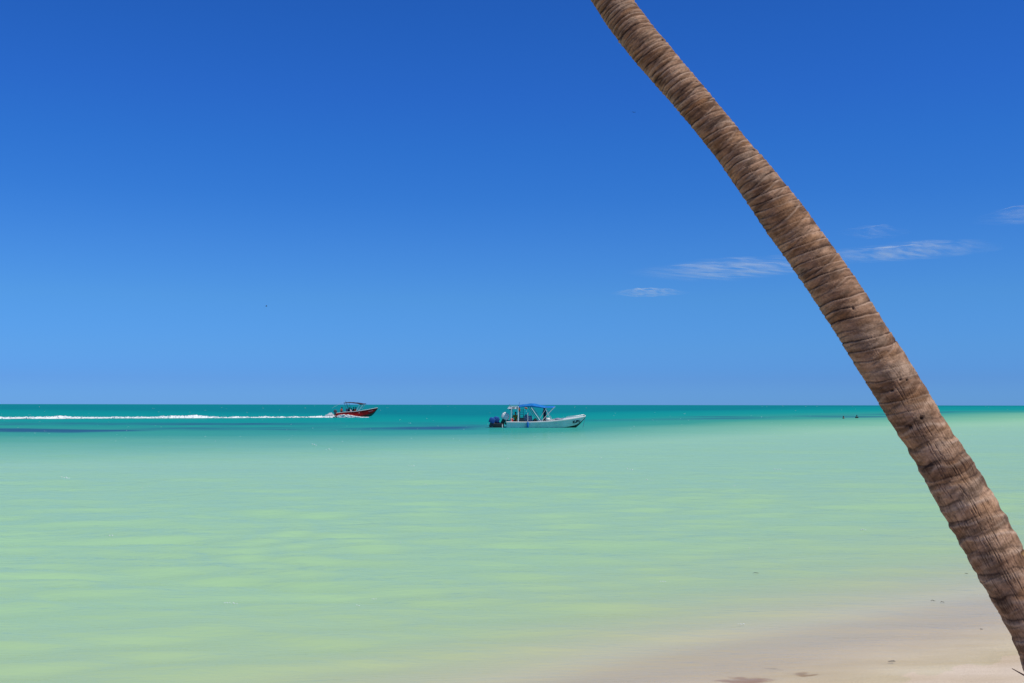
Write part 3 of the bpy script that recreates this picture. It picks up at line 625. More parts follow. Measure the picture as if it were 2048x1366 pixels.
    if top_mat:
        sH = MB(); sH.tube([P['pel']-Vector((0, 0, .02)), P['wai'], P['che'], P['nek']-Vector((0, 0, .06))], [0.15, 0.138, 0.158, 0.085], 16)
        sH.ball(P['che'], 0.168, (0.82, 1.16, 0.95)); sH.ball(P['wai'], 0.148, (0.86, 1.1, 1)); sH.ball(P['pel'], 0.155, (0.88, 1.1, 0.6))
        for s_ in (-1, 1):
            sh, e_, wr = arm(s_); sH.tube([P['che']+Vector((0, s_*.06, .06)), sh, sh.lerp(e_, .75)], [0.085, 0.078, 0.062], 12); sH.ball(sh, 0.076)
        remesh_obj('shirt', sH, top_mat, root, 0.012)
    if low_mat:
        sH = MB(); sH.ball(P['pel'], 0.16, (0.9, 1.12, 0.75))
        for s_ in (-1, 1):
            hp, kn, an = leg(s_); sH.tube([hp, hp.lerp(kn, .45), hp.lerp(kn, .85)], [0.105, 0.098, 0.085], 12)
        remesh_obj('shorts', sH, low_mat, root, 0.012)
    if vest:
        v = MB(); v.tube([P['wai']-Vector((0, 0, .06)), P['wai']+Vector((0, 0, .05)), P['che'], P['nek']-Vector((0, 0, .05))], [0.185, 0.19, 0.20, 0.12], 18)
        v.ball(P['che'], 0.205, (0.85, 1.05, 0.85)); remesh_obj('life_vest', v, vest, root, 0.014)
    return root

# ------------------------------------------------------------------ panga hulls
def hull_tables(st):
    a = np.array(st); xs = np.linspace(a[0, 0], a[-1, 0], 60)
    return xs, [np.interp(xs, a[:, 0], a[:, i]) for i in range(1, 6)]
def smooth_tab(v, n=5):
    k = np.ones(n)/n; return np.convolve(np.pad(v, n//2, mode='reflect', reflect_type='odd'), k, 'valid')
class Hull:
    def __init__(s, st):
        s.xs, tb = hull_tables(st); s.hb, s.zg, s.cb, s.zc, s.zk = [smooth_tab(v) for v in tb]
        s.hb = np.maximum(s.hb, 0.05); s.cb = np.clip(s.cb, 0.02, None)
    def side_y(s, x, z):                       # outward half-breadth of the topside at x, z
        hb, zg, cb, zc = [np.interp(x, s.xs, v) for v in (s.hb, s.zg, s.cb, s.zc)]
        k = min(1.0, max(0.0, (z-zc)/(zg-zc))); return cb+(hb-cb)*(k**0.8)
    def build(s, root, mat, bottom, rail_mat, floor_z, rail=0.07):
        rows = []
        for i, x in enumerate(s.xs):
            hb, zg, cb, zc, zk = s.hb[i], s.zg[i], s.cb[i], s.zc[i], s.zk[i]
            pts = []
            for k in np.linspace(0, 1, 9):
                z = zc+(zg-zc)*k; pts.append((x, cb+(hb-cb)*(k**0.8), z))
            rows.append(pts)
        def sheet(sgn, off=0.0): return np.array([[(p[0], sgn*max(0.004, p[1]-off), p[2]) for p in r_] for r_ in rows])
        mb = bmesh.new()
        outer = {}
        def addgrid(V, flip=False):
            n, m_, _ = V.shape; vs = [[mb.verts.new(V[i, j]) for j in range(m_)] for i in range(n)]
            for i in range(n-1):
                for j in range(m_-1):
                    f = (vs[i][j], vs[i+1][j], vs[i+1][j+1], vs[i][j+1]); mb.faces.new(f[::-1] if flip else f)
            return vs
        for sg in (-1, 1):
            addgrid(sheet(sg)); inn = sheet(sg, 0.05); addgrid(inn)
        # transom
        c0 = rows[0]; x0 = c0[0][0]
        V = np.array([[(x0, -p[1], p[2]) for p in c0], [(x0, p[1], p[2]) for p in c0]]); addgrid(V)
        V = np.array([[(x0+0.06, -p[1], p[2]) for p in c0], [(x0+0.06, p[1], p[2]) for p in c0]]); addgrid(V)
        # stem cap
        c1 = rows[-1]; V = np.array([[(c1[0][0], -p[1], p[2]) for p in c1], [(c1[0][0], p[1], p[2]) for p in c1]]); addgrid(V)
        bmesh.ops.remove_doubles(mb, verts=mb.verts[:], dist=0.0005)
        bmesh.ops.recalc_face_normals(mb, faces=mb.faces[:])
        me = bpy.data.meshes.new('hull'); mb.to_mesh(me); mb.free(); h = link('hull', me, mat, root)
        # bottom: chine to keel
        B = np.array([[(s.xs[i], -s.cb[i], s.zc[i]), (s.xs[i], -s.cb[i]*0.5, (s.zc[i]*0.45+s.zk[i]*0.55)), (s.xs[i], 0, s.zk[i]), (s.xs[i], s.cb[i]*0.5, (s.zc[i]*0.45+s.zk[i]*0.55)), (s.xs[i], s.cb[i], s.zc[i])] for i in range(len(s.xs))])
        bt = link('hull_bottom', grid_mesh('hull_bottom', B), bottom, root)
        # rub rail and gunwale cap
        g = MB()
        for sg in (-1, 1):
            n = len(s.xs); V = []
            for i in range(n):
                y = s.hb[i]; z = s.zg[i]; x = s.xs[i]
                yi = max(0.0, y-0.14)
                V.append([(x, sg*(y+0.025), z-rail), (x, sg*(y+0.03), z+0.015), (x, sg*(y-0.01), z+0.035), (x, sg*yi, z+0.03), (x, sg*yi, z-0.05), (x, sg*(y+0.025), z-rail)])
            V = np.array(V); bmv = [[g.bm.verts.new(V[i, j]) for j in range(5)] for i in range(n)]
            for i in range(n-1):
                for j in range(5): g.bm.faces.new((bmv[i][j], bmv[i+1][j], bmv[i+1][(j+1) % 5], bmv[i][(j+1) % 5]))
            g.bm.faces.new(bmv[0]); g.bm.faces.new(bmv[-1][::-1])
        g.build('gunwale', rail_mat, root)
        d = MB(); F = []
        for i in range(0, len(s.xs)):
            z = max(floor_z, s.zc[i]+0.02); y = max(0.01, s.side_y(s.xs[i], z)-0.06); F.append([(s.xs[i]+0.0, -y, z), (s.xs[i], 0, z+0.01), (s.xs[i], y, z)])
        link('floor', grid_mesh('floor', np.array(F)), rail_mat, root)
        return h
    def foredeck(s, root, mat, x0):
        F = []
        for i in range(len(s.xs)):
            if s.xs[i] >= x0:
                y = max(0.01, s.hb[i]-0.12); z = s.zg[i]-0.03
                F.append([(s.xs[i], -y, z), (s.xs[i], -y*0.5, z+0.03), (s.xs[i], 0, z+0.04), (s.xs[i], y*0.5, z+0.03), (s.xs[i], y, z)])
        V = np.array(F); me = grid_mesh('foredeck', V); o = link('foredeck', me, mat, root)
        md = o.modifiers.new('thick', 'SOLIDIFY'); md.thickness = 0.03
        return o
    def text(s, root, body, x0, z0, size, mat, side=-1, slope=0.0, sx_=1.0):
        cu = bpy.data.curves.new('lettering', 'FONT'); cu.body = body; cu.size = size; cu.extrude = 0.0; cu.offset = 0.018
        tmp = bpy.data.objects.new('t', cu); C.objects.link(tmp)
        dg = bpy.context.evaluated_depsgraph_get(); me = bpy.data.meshes.new_from_object(tmp.evaluated_get(dg))
        C.objects.unlink(tmp); bpy.data.objects.remove(tmp)
        bm = bmesh.new(); bm.from_mesh(me); bmesh.ops.subdivide_edges(bm, edges=bm.edges[:], cuts=1)
        for v in bm.verts:
            x = x0+v.co.x*sx_; z = z0+v.co.y+slope*(x-x0); v.co = Vector((x, side*(s.side_y(x, z)+0.012), z))
        ex = bmesh.ops.extrude_face_region(bm, geom=bm.faces[:]); 
        for v in [g_ for g_ in ex['geom'] if isinstance(g_, bmesh.types.BMVert)]: v.co.y += side*0.006
        bm.to_mesh(me); bm.free(); me.name = 'lettering'
        return link('lettering', me, mat, root, smooth=False)

def canopy(root, mat, stations, thick=0.02):   # stations: (x, z, halfwidth, valance)
    a = np.array(stations); xs = np.linspace(a[0, 0], a[-1, 0], 40)
    zc, hwd, va = [np.interp(xs, a[:, 0], a[:, i]) for i in (1, 2, 3)]
    rows = []
    for i, x in enumerate(xs):
        sag = 0.0
        r_ = [(x, -hwd[i]-0.01, zc[i]-0.10-va[i])]
        for k in np.linspace(-1, 1, 13): r_.append((x, k*hwd[i], zc[i]-0.10*abs(k)**3+0.01*math.sin(x*9+k*3)))
        r_.append((x, hwd[i]+0.01, zc[i]-0.10-va[i])); rows.append(r_)
    o = link('canopy', grid_mesh('canopy', np.array(rows)), mat, root)
    md = o.modifiers.new('thick', 'SOLIDIFY'); md.thickness = thick
    return o
def poles(root, name, mat, segs, r=0.022):
    for sgm in segs:
        b = MB(); b.tube(sgm, r, 8); b.build(name, mat, root)

def outboard(root, x, y, z, tilt, cowl_mat, leg_mat, sc_=1.0, cover=False):
    e = empty('outboard_engine', (x, y, z), (0, tilt, 0)); e.parent = root
    c = MB()
    bv = 0.05 if cover else 0.10
    c.box(-0.62*sc_, 0.02, -0.19*sc_, 0.19*sc_, -0.04, 0.42*sc_, bv*sc_)
    c.box(-0.56*sc_, -0.06, -0.17*sc_, 0.17*sc_, 0.30*sc_, 0.52*sc_, 0.09*sc_)
    c.build('cowl_cover' if cover else 'cowl', cowl_mat, e)
    l_ = MB(); l_.box(-0.42*sc_, -0.10*sc_, -0.10*sc_, 0.10*sc_, -0.50*sc_, 0.05, 0.04); l_.tube([(-.26*sc_, 0, -.45*sc_), (-.27*sc_, 0, -.95*sc_)], [0.09*sc_, 0.06*sc_], 10)
    l_.box(-0.50*sc_, -0.08*sc_, -0.12*sc_, 0.12*sc_, -0.66*sc_, -0.63*sc_, 0.01)
    l_.build('leg', leg_mat, e)
    g = MB(); g.tube([(-.06*sc_, 0, -.95*sc_), (-.14*sc_, 0, -.95*sc_), (-.38*sc_, 0, -.95*sc_), (-.46*sc_, 0, -.95*sc_)], [0.02, 0.06*sc_, 0.055*sc_, 0.03], 10)
    for k in range(3):
        a = k*2.094; g.box(-0.50*sc_, -0.46*sc_, -0.04, 0.04, 0.02, 0.16*sc_, 0.01, Matrix.Translation((0, 0, -.95*sc_)) @ Matrix.Rotation(a, 4, 'X'))
    g.build('propeller', leg_mat, e)
    br = MB(); br.box(-0.08, 0.10, -0.13*sc_, 0.13*sc_, -0.35*sc_, 0.05, 0.02); br.build('mounting_bracket', leg_mat, e)
    return e

# ---- white boat, moored
PXM = 105.0/F0
wb_p = onwater(1013.9, 855.3); k_ = 105.0/wb_p.y
WB = empty('motor_boat', (wb_p.x, wb_p.y, -0.05), (R(3.5), 0, R(-4.0)), label='moored white open motor boat with blue canopy and outboard engines', cat='boat'); WB.scale = (0.985, 1, 1)
wh = Hull([(0.0, .86, .66, .74, .00, -.20), (2.0, .96, .65, .80, .00, -.22), (4.0, .98, .73, .76, .03, -.22), (5.4, .86, .87, .55, .12, -.18), (6.3, .62, .99, .32, .27, -.06), (6.75, .47, 1.06, .20, .42, .18), (7.15, .30, 1.12, .10, .72, .62), (7.50, .12, 1.19, .04, 1.10, 1.05)])
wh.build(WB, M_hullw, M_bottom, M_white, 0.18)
wh.foredeck(WB, M_white, 5.3)
wh.text(WB, 'KUPU', 6.28, 0.50, 0.34, M_paint, -1, slope=0.14, sx_=0.80)
canopy(WB, M_blue, [(1.10, 2.13, .80, .02), (1.5, 2.20, .85, .06), (2.30, 2.30, .88, .12), (2.5, 2.31, .88, .16), (3.55, 2.10, .88, .06), (3.7, 2.08, .88, .01), (4.60, 2.06, .80, .00)])
sgs = []
for sg in (-1, 1):
    poles(WB, 'canopy_pole', M_alu, [[(2.25, sg*.86, 2.15), (3.25, sg*.93, .72)], [(4.56, sg*.80, 2.04), (3.35, sg*.93, .76)]], 0.030)
    poles(WB, 'canopy_pole', M_alu, [[(3.65, sg*.84, 2.02), (4.24, sg*.90, .82)], [(3.80, sg*.80, 1.93), (3.0, sg*.93, .72)]], 0.020)
    poles(WB, 'canopy_pole', M_darkpole, [[(2.05, sg*.86, 2.1), (2.95, sg*.93, .75)]], 0.022)
    poles(WB, 'canopy_post', M_white, [[(1.13, sg*.84, .68), (1.13, sg*.82, 2.12)]], 0.045)
    poles(WB, 'canopy_post', M_white, [[(.45, sg*.82, .68), (.47, sg*.80, 1.90)]], 0.028)
    poles(WB, 'canopy_post', M_white, [[(2.05, sg*.92, .68), (2.03, sg*.86, 1.5)]], 0.022)
for x, z in ((1.12, 2.12), (2.3, 2.28), (3.65, 2.06), (4.58, 2.03)): poles(WB, 'canopy_bow', M_alu, [[(x, -.82, z-.06), (x, 0, z-.03), (x, .82, z-.06)]], 0.020)
rk = MB(); rk.box(.12, 1.25, -.82, .82, 1.86, 1.90, .01)
rk.tube([(.15, -.8, 2.02), (1.2, -.8, 2.02)], .018, 8); rk.tube([(.15, .8, 2.02), (1.2, .8, 2.02)], .018, 8)
for x in (.15, .5, .85, 1.2):
    for y in (-.8, .8): rk.tube([(x, y, 1.88), (x, y, 2.02)], .014, 6)
rk.build('roof_rack', M_alu, WB)
sp = MB(); sp.tube([(.38, -.70, 1.74), (.38, -.70, 1.80), (.38, -.70, 1.86)], [.03, .10, .13], 14); sp.build('spotlight', M_dgrey, WB)
an = MB(); an.tube([(.42, -.6, 1.9), (.30, -.6, 2.30)], .012, 6); an.build('antenna', M_dgrey, WB)
an = MB(); an.tube([(1.18, -.6, 2.05), (1.24, -.6, 2.50)], .012, 6); an.build('antenna', M_dgrey, WB)
fl = MB(); fl.box(.55, .80, -.75, -.45, 1.91, 2.00, .03); fl.box(.95, 1.22, -.75, -.35, 1.91, 2.03, .03); fl.build('bundled_gear', M_dgrey, WB)
hd = MB(); hd.tube([(1.22, -.80, 1.95), (1.24, -.80, 1.72), (1.30, -.78, 1.66)], [.07, .09, .05], 10); hd.build('bundled_gear', M_life, WB)
hd = MB(); hd.tube([(1.75, -.86, 1.98), (1.92, -.86, 1.93), (2.0, -.86, 1.88)], [.06, .085, .05], 10); hd.build('bundled_gear', M_life, WB)
ld = MB()
for x in (1.30, 1.62): ld.tube([(x, -.72, .66), (x, -.72, 1.86)], .018, 8)
for z in (.9, 1.12, 1.34, 1.56, 1.76): ld.tube([(1.30, -.72, z), (1.62, -.72, z)], .016, 8)
ld.build('ladder', M_darkpole, WB)
cs = MB(); cs.box(1.66, 2.40, -.40, .40, .18, 1.16, .06); cs.box(1.70, 1.95, -.34, .34, 1.14, 1.28, .04); cs.build('console', M_grey, WB)
ws = MB(); ws.box(2.30, 2.33, -.36, .36, 1.10, 1.42, .008); ws.build('windshield', simple('smoked_glass', (0.10, 0.16, 0.2), 0.1, 0.05), WB)
wl = MB(); wl.tube([(1.60+.0, math.cos(a)*.17, 1.08+math.sin(a)*.17) for a in np.linspace(0, 6.283, 20)], .014, 8, cap=False); wl.tube([(1.60, 0, 1.08), (1.68, 0, 1.05)], .02, 8); wl.build('steering_wheel', M_black, WB)
for x in (2.9, 3.7, 4.5):
    th = MB(); th.box(x, x+.28, -.86, .86, .46, .52, .015); th.build('bench', M_white, WB)
outboard(WB, 0.06, -0.30, 0.74, R(28), M_white, M_black, 1.15)
M_cover = simple('blue_engine_cover', (0.006, 0.09, 0.36), 0.85, 0.2, 3, bump=0.4, bscale=8)
outboard(WB, -0.80, 0.05, 0.54, R(16), M_cover, M_dgrey, 0.92, cover=True)
outboard(WB, -1.20, -0.42, 0.50, R(20), M_cover, M_dgrey, 0.88, cover=True)
eb = MB(); eb.box(-1.55, 0.05, -.72, .45, .02, .13, .03); eb.box(-1.35, -.3, -.6, .3, .10, .50, .05); eb.tube([(-1.55, -.72, .08), (-1.95, -.5, .05)], [.06, .02], 8); eb.build('engine_bracket', M_black, WB)
st_ = MB(); st_.box(-.42, -.34, -.80, -.70, .0, .40, .02); st_.build('swim_step', M_white, WB)
ro = MB(); ro.tube([(7.42, -.05, 1.02), (7.34, -.10, .55), (7.20, -.16, -.03)], .018, 6); ro.build('mooring_rope', M_rope, WB)
ra = MB()
for sg in (-1, 1):
    ra.tube([(5.6, sg*.72, .92), (5.7, sg*.70, 1.06), (6.6, sg*.46, 1.19), (7.35, sg*.12, 1.30)], .014, 8); ra.tube([(6.4, sg*.52, 1.02), (6.4, sg*.52, 1.16)], .012, 6)
ra.build('bow_rail', M_alu, WB)
cl = MB(); cl.box(7.28, 7.40, -.05, .05, 1.19, 1.27, .02); cl.build('cleat', M_dgrey, WB)
WB_M = Matrix.Translation(WB.location) @ WB.rotation_euler.to_matrix().to_4x4() @ Matrix.Diagonal((0.985, 1, 1, 1))
def wb(x, y, z): return WB_M @ Vector((x, y, z))
fd = MB(); fd.tube([(0, 0, .62), (0, 0, .58), (0, 0, .52), (0, 0, .14), (0, 0, .06), (0, 0, .02)], [.02, .07, .105, .105, .07, .02], 14)
fo = fd.build('boat_fender', M_blue); fo.location = wb(2.05, -1.07, .08); tag(fo, 'blue fender hanging on the side of the white boat', 'fender')
rp_ = MB(); rp_.tube([(0, 0, .60), (0, .10, .70)], .012, 6); rp_.build('hanging_rope', M_rope, fo)
def item(name, mb, mat, loc, label, cat, rz=R(-4)):
    o = mb.build(name, mat); o.location = loc; o.rotation_euler = (0, 0, rz); tag(o, label, cat); return o
bk = MB(); bk.tube([(0, 0, 0), (0, 0, .30), (0, 0, .32)], [.13, .17, .17], 16); bk.tube([(0, 0, .32), (0, 0, .36)], [.18, .15], 16)
item('fuel_bucket', bk, M_redp, wb(.50, -.60, .60), 'red bucket at the stern of the white boat', 'bucket')
cb_ = MB(); cb_.box(-.18, .18, -.25, .25, 0, .30, .03); cb_.box(-.20, .20, -.27, .27, .30, .36, .02)
item('cooler_box', cb_, M_dgrey, wb(1.46, -.45, .66), 'dark grey cooler box beside the ladder in the white boat', 'cooler')
bg_ = MB(); bg_.box(-.20, .20, -.18, .18, 0, .24, .08); bg_.ball((.05, 0, .24), .12, (1.2, 1, .6)); bg_.tube([(-.12, 0, .26), (0, 0, .36), (.12, 0, .26)], .012, 6)
item('duffel_bag', bg_, M_black, wb(2.72, -.55, .66), 'black bag ahead of the console in the white boat', 'bag')
bg_ = MB(); bg_.box(-.22, .24, -.2, .2, 0, .2, .08); bg_.ball((-.05, 0, .2), .15, (1.3, 1, .5))
item('white_sack', bg_, M_white, wb(3.95, -.60, .78), 'white sack ahead of the standing man in the white boat', 'sack')
bg_ = MB(); bg_.box(-.28, .28, -.2, .2, 0, .16, .07); bg_.ball((0, 0, .14), .18, (1.4, 1, .4))
item('duffel_bag', bg_, M_grey, wb(4.85, -.45, .80), 'blue grey bag lying near the bow of the white boat', 'bag')
st2 = MB(); st2.box(-.2, .2, -.25, .25, 0, .40, .03)
sit1 = item('storage_box', st2, M_white, wb(.92, -.15, .20), 'white box under the seated man in the white boat', 'box')
person('man in an olive yellow shirt sitting at the stern of the white boat', wb(.86, -.15, .62), R(-100), 'sit', M_olive, M_dark, 'people in the boats')
person('man in a navy shirt standing under the front of the blue canopy', wb(3.62, .10, .22), R(150), 'stand', M_navy, M_dark, 'people in the boats')

# ---- red boat, under way
rb_p = onwater(673.6, 834.7)
RBY = rb_p.y; RS = RBY/F0/0.0860
RB = empty('motor_boat', (rb_p.x, rb_p.y, 0.05), (R(1.0), 0, R(-3)), label='speeding red motor boat with dark canopy and white wake behind it', cat='boat'); RB.scale = (RS, RS, RS)
rh = Hull([(0.0, .84, .70, .72, -.02, -.30), (.6, .88, .78, .74, .0, -.28), (1.8, .94, .90, .78, .02, -.25), (3.5, .96, 1.00, .74, .12, -.10), (5.2, .78, 1.26, .46, .38, .02), (6.05, .56, 1.42, .26, .62, .20), (6.55, .38, 1.52, .13, .98, .72), (7.05, .14, 1.61, .04, 1.48, 1.40)])
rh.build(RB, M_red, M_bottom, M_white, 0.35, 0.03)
rh.foredeck(RB, M_white, 5.4)
# pale registration marks, too far to read
mk = bmesh.new()
for (x, z, w_, h_) in [(5.62, .88, .08, .15), (5.76, .92, .10, .13), (5.92, .96, .07, .15), (6.05, 1.00, .10, .12), (6.2, 1.04, .08, .13)]:
    pts = [(x, z), (x+w_, z+.03), (x+w_, z+h_+.03), (x+w_*.45, z+h_*.5+.02), (x, z+h_)]
    for sd in (-1,):
        vs = [mk.verts.new((p[0], sd*(rh.side_y(p[0], p[1])+.015), p[1])) for p in pts]; mk.faces.new(vs)
me = bpy.data.meshes.new('lettering'); mk.to_mesh(me); mk.free(); link('lettering', me, M_palepaint, RB, False)
canopy(RB, M_maroon, [(1.30, 2.46, .70, .00), (2.05, 2.56, .85, .02), (2.6, 2.54, .86, .03), (3.8, 2.46, .86, .08), (4.25, 2.38, .86, .17), (4.6, 2.33, .85, .06), (4.97, 2.30, .78, .00)])
for sg in (-1, 1):
    poles(RB, 'canopy_pole', M_darkpole, [[(1.42, sg*.78, 2.36), (2.0, sg*.88, 1.0)], [(1.9, sg*.84, 2.4), (2.4, sg*.88, 1.02)]], 0.028)
    poles(RB, 'canopy_pole', M_alu, [[(4.2, sg*.84, 2.28), (3.5, sg*.9, 1.05)], [(4.75, sg*.80, 2.22), (3.9, sg*.9, 1.08)]], 0.028)
for x, z in ((1.35, 2.42), (2.6, 2.48), (4.25, 2.30)): poles(RB, 'canopy_bow', M_darkpole, [[(x, -.82, z-.06), (x, 0, z-.03), (x, .82, z-.06)]], 0.02)
an = MB(); an.tube([(1.6, 0, 2.5), (1.5, 0, 2.78)], .018, 6); an.tube([(1.38, 0, 2.72), (1.62, 0, 2.74)], .015, 6); an.build('antenna', M_darkpole, RB)
rd = MB(); rd.tube([(1.15, -.6, 2.48), (.2, -.6, 2.05), (-.74, -.6, 1.55)], [.024, .018, .012], 6); rd.build('fishing_rod', M_alu, RB)
cs = MB(); cs.box(1.60, 2.02, -.35, .35, .35, 1.42, .05); cs.build('console', M_grey, RB)
for x in (2.35, 3.1, 3.9, .75):
    th = MB(); th.box(x-.12, x+.2, -.84, .84, .72, .78, .015); th.build('bench', M_white, RB)
outboard(RB, -0.02, -0.05, 0.78, R(6), M_dgrey, M_black, 0.88)
RB_M = Matrix.Translation(RB.location) @ RB.rotation_euler.to_matrix().to_4x4() @ Matrix.Diagonal((RS, RS, RS, 1))
def rb(x, y, z): return RB_M @ Vector((x, y, z))
person('man in an orange life vest at the stern of the red boat', rb(.82, -.35, .78), R(0), 'sit', M_redp, M_dark, 'people in the boats', vest=M_orange)
person('dark clothed man next to the console of the red boat', rb(2.12, -.30, .72), R(20), 'sit', M_dark, M_dark, 'people in the boats')
person('person in a pale pink shirt between two dark clothed people in the red boat', rb(2.48, -.45, .62), R(-20), 'sit', M_pinkw, M_dark, 'people in the boats')
person('dark clothed person behind the one in pale pink in the red boat', rb(2.80, -.05, .76), R(0), 'sit', M_dark, M_dark, 'people in the boats')
person('person in an orange life vest nearest the bow of the red boat', rb(3.22, -.35, .78), R(10), 'sit', M_redp, M_dark, 'people in the boats', vest=M_orange)

# ---- swimmers
for px, py, lb, tm in ((1687.5, 837.0, 'smaller bather, left of the two standing far out in the sea', None), (1713.5, 836.5, 'dark clothed bather, right of the two standing far out in the sea', M_dark)):
    p = onwater(px, py); person(lb, (p.x, p.y, -1.20 if tm else -1.32), R(60 if tm else 200), 'stand', tm, M_dark, 'bathers in the sea')

# ------------------------------------------------------------------ wake and spray
PW = [(-260, 837.5), (-60, 836.6), (0, 836.4), (120, 836.2), (250, 836.0), (400, 836.0), (520, 835.8), (600, 835.4), (668, 835.0)]
pts = np.array([onwater(x, y)[:] for x, y in PW]); pxs = np.array([p[0] for p in PW])
n = 2600; u = np.linspace(pxs[0], pxs[-1], n)
cx = np.interp(u, pxs, pts[:, 0]); cy = np.interp(u, pxs, pts[:, 1])
age = (668-u)/668
hgt = 0.15+0.52*np.clip(fbm(u*0.018+3, u*0+1, 401, 4)-0.42, 0, 1)*1.0+0.30*np.clip(fbm(u*0.11+3, u*0+1, 405, 3)-0.5, 0, 1)
hgt = np.clip(hgt, 0.05, 0.55)*(1-0.12*np.clip(age, 0, 1.4))
ridge = 1-0.5*sstep(660, 560, u)*0
nv = 28; v = np.linspace(-1, 1, nv)[None, :]
wid = (1.2+1.6*fbm(u*0.03+7, u*0+4, 409, 3)*np.clip(0.5+age, 0, 1.3))[:, None]
uu = u[:, None]*np.ones((1, nv)); vv = v*np.ones((n, 1))
prof = (1-np.abs(vv)**1.7)
rough = 0.25+0.75*fbm(uu*0.45+3, vv*3+9, 411, 4)
zz = hgt[:, None]*prof*(0.35+1.3*rough)-0.05-0.06*sstep(0.50, 0.75, fbm(uu*0.05+30, vv*1.2+9, 415, 3))
V = np.stack([cx[:, None]+0*vv, cy[:, None]+vv*wid, zz+0.0*vv], -1)
wk = link('wake_foam', grid_mesh('wake_foam', V), M_foam); tag(wk, 'long white wake trailing behind the red boat', 'wake', kind='stuff')
def droplets(name, pts_r, label, cat):
    b = bmesh.new(); bmesh.ops.create_icosphere(b, subdivisions=1, radius=1)
    bv = np.array([v_.co[:] for v_ in b.verts]); bf = np.array([[v_.index for v_ in f.verts] for f in b.faces]); b.free()
    P = np.array([p[:3] for p in pts_r]); rr_ = np.array([p[3] for p in pts_r])
    st_ = np.stack([rr_*1.5, rr_, rr_*np.random.RandomState(1).uniform(.5, 1.0, len(rr_))], 1)
    V = (P[:, None, :]+bv[None]*st_[:, None, :]).reshape(-1, 3); Fc = (bf[None]+np.arange(len(P))[:, None, None]*len(bv)).reshape(-1, 3)
    me = bpy.data.meshes.new(name); me.from_pydata(V.tolist(), [], Fc.tolist()); o = link(name, me, M_foam); tag(o, label, cat, kind='stuff'); return o
rs = np.random.RandomState(17); dr = []
for k in range(900):                            # thrown water along the near side and behind the stern
    x = rs.uniform(0.3, 5.6); h = (0.42*math.exp(-((x-1.6)/1.6)**2)+0.10)*rs.rand()**1.6*(1 if x < 4.2 else .5)
    p = rb(x, -0.86-0.5*rs.rand()*(1-x/7), h-0.05); dr.append((p.x, p.y, p.z, rs.uniform(.04, .11)))
for k in range(700):
    x = -rs.uniform(0.1, 2.2); h = 0.75*math.exp(-((x+1.1)/0.75)**2)*rs.rand()**1.5
    p = rb(x, rs.uniform(-.9, .5), h-.03); dr.append((p.x, p.y, p.z, rs.uniform(.03, .09)))
for k in range(1900):
    i = rs.randint(0, n-1); i = min(n-1, i); p = (cx[i]+rs.uniform(-.1, .1), cy[i]+rs.uniform(-2.2, 1.6), hgt[i]*rs.uniform(.0, 1.15)*(1.0))
    if u[i] > -100: dr.append((*p, rs.uniform(.03, .085)))
droplets('spray', dr, 'white spray thrown up around the red boat', 'spray')
# sun glints modelled as sparse little foam-white flecks on the water
fk = []
for k in range(330):
    py = 812+rs.rand()**1.3*75 if k < 240 else 880+rs.rand()**1.5*330; px_ = rs.uniform(-150, 2200); p = onwater(px_, py); D = p.y
    w_ = rs.uniform(.6, 1.5)*D/F0*(0.9 if k < 240 else 1.3)
    for j in range(rs.randint(1, 4)): fk.append((p.x+rs.uniform(-1, 1)*w_*1.3, p.y+rs.uniform(-.3, .3), 0.03+0.1*min(1, D/150) if k < 240 else 0.02, w_*rs.uniform(.25, .7)))
for (gx, gy, nn_, sp) in [(462, 1211, 9, 26), (130, 957, 6, 16), (657, 900, 3, 8), (628, 890, 3, 8), (1483, 1254, 5, 12), (822, 933, 3, 9), (748, 1203, 3, 8), (1325, 1168, 3, 10), (740, 1000, 3, 8), (1555, 940, 3, 10), (1726, 1062, 3, 8), (1210, 972, 2, 6), (716, 1216, 2, 4), (222, 1074, 2, 6), (1260, 940, 3, 10), (1300, 962, 3, 12)]:  # short rows of flecks shaped as glints on the crests
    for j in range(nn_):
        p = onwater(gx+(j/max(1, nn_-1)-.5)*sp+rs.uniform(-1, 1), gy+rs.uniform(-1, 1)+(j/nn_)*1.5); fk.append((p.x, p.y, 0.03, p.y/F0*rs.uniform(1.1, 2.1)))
b = droplets('glint_flecks', [(a_, b_, c_, d_*0.6) for a_, b_, c_, d_ in fk], 'sun glints modelled as tiny pale flecks on the open sea', 'glint_flecks')

# ------------------------------------------------------------------ birds
def bird(label, px, py, D, span, rz, roll):
    p = at(px, py, D)
    root = empty('seabird', p, (roll, 0, rz), label, 'bird', 'seabirds in flight')
    s_ = span/2
    b = MB(); b.tube([(-.30*s_, 0, 0), (-.12*s_, 0, -.01*s_), (.10*s_, 0, 0), (.26*s_, 0, .02*s_), (.33*s_, 0, .02*s_), (.42*s_, 0, .0)], [.04*s_, .13*s_, .15*s_, .09*s_, .08*s_, .015*s_], 10); b.box(-.50*s_, -.25*s_, -.06*s_, .06*s_, -.012*s_, .008*s_, .004)
    b.build('body', M_dark, root)
    for sg in (-1, 1):
        rows = []
        for k in np.linspace(0, 1, 9):
            y = sg*(k*s_); z = (0.20*math.sin(k*2.4)-0.10*k)*s_; c = (.24*(1-k)**0.6+.03)*s_; x = (.10-.16*k*k)*s_
            rows.append([(x+c*.5, y, z), (x, y, z+.02*s_), (x-c*.5, y, z)])
        wq = link('wing', grid_mesh('wing', np.array(rows)), M_dark, root); md = wq.modifiers.new('t', 'SOLIDIFY'); md.thickness = 0.09*s_
bird('dark seabird flying low over the sea left of the boats', 532.5, 612.3, 160, 0.72, R(12), R(16))
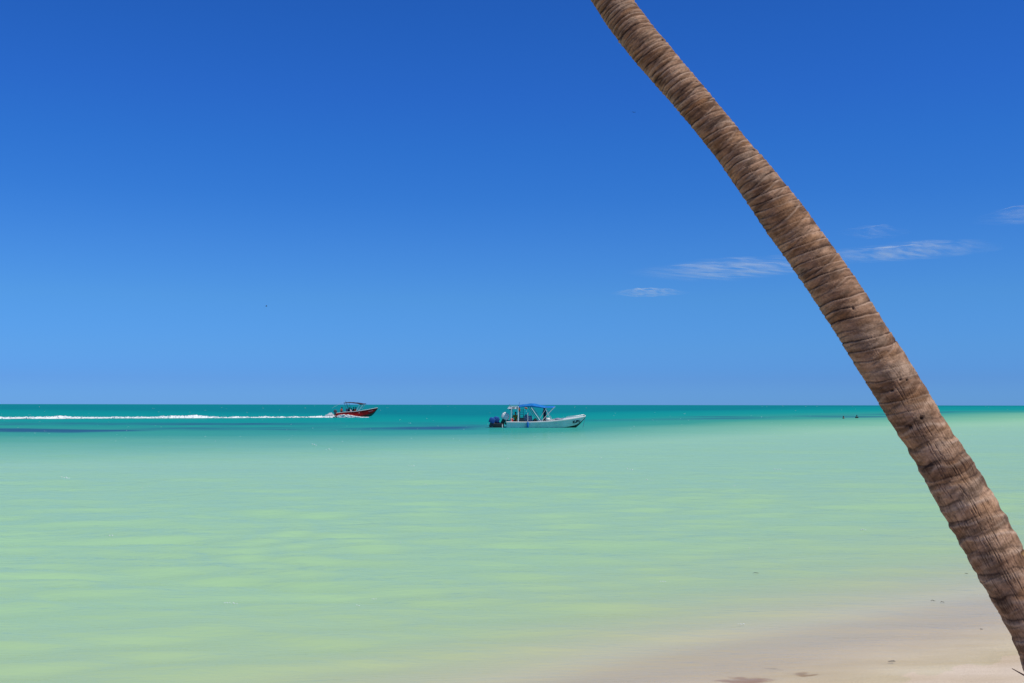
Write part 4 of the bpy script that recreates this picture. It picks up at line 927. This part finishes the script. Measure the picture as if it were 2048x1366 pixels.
bird('tiny dark seabird high in the blue sky beside the palm trunk', 1267.5, 224.5, 260, 1.0, R(80), R(3))

# ------------------------------------------------------------------ small litter
M_weed = simple('dead_seagrass', (0.05, 0.045, 0.025), 0.7, 0.2, 20)
def blade(px, py, ln, rz, label, z=0.02):
    p = onwater(px, py, z); b = MB()
    b.tube([(-ln/2, 0, 0), (-ln*.2, .01, .008), (ln*.15, -.008, .006), (ln/2, .012, 0)], [.0008, .003, .003, .0008], 6)
    o = b.build('seagrass_blade', M_weed); o.location = p; o.rotation_euler = (0, 0, rz)
    tag(o, label, 'seagrass', 'loose seagrass blades drifting in the shallows')
blade(1512, 1146.5, .09, .1, 'drifting dark seagrass blade farthest from the palm trunk')
blade(1866, 1202, .05, -.3, 'left of two drifting seagrass blades close together by the trunk')
blade(1885, 1205, .05, -.1, 'right of two drifting seagrass blades close together by the trunk')
blade(1933, 1148, .05, 0, 'short drifting seagrass blade close to the trunk edge')
blade(1963, 1259.5, .03, 0.5, 'speck of seagrass just off the trunk near the wet sand')
wd = MB(); p = onwater(1784, 1322, 0.0)
for k in range(9): a = rs.uniform(-.5, .5); wd.tube([(-.025*math.cos(a)+rs.uniform(-.01, .01), -.025*math.sin(a), .003), (0, rs.uniform(-.01, .01), .006), (.025*math.cos(a), .05*math.sin(a), .006)], [.001, .003, .001], 5)
wo_ = wd.build('seaweed_clump', M_weed); wo_.location = (p.x, p.y, -0.006); tag(wo_, 'small dark seaweed clump at the edge of the wet sand', 'seaweed')
A_ = at(2024, 1337, 3.9); B_ = at(2062, 1358, 3.85); dd = (B_-A_)
tw = MB(); e1 = A_+dd*6+Vector((0, 0, -0.25)); e1.z = 0.28
tw.tube([A_, A_.lerp(B_, .5), B_, B_+dd*1.5+Vector((0, 0, -.02)), e1], [.0012, .0026, .0035, .005, .007], 8)
M_twig = simple('dry_brown_twig', (0.07, 0.03, 0.02), 0.7, 0.2, 20)
two = tw.build('twig', M_twig); tag(two, 'thin dry brown twig beside the foot of the palm trunk', 'twig')
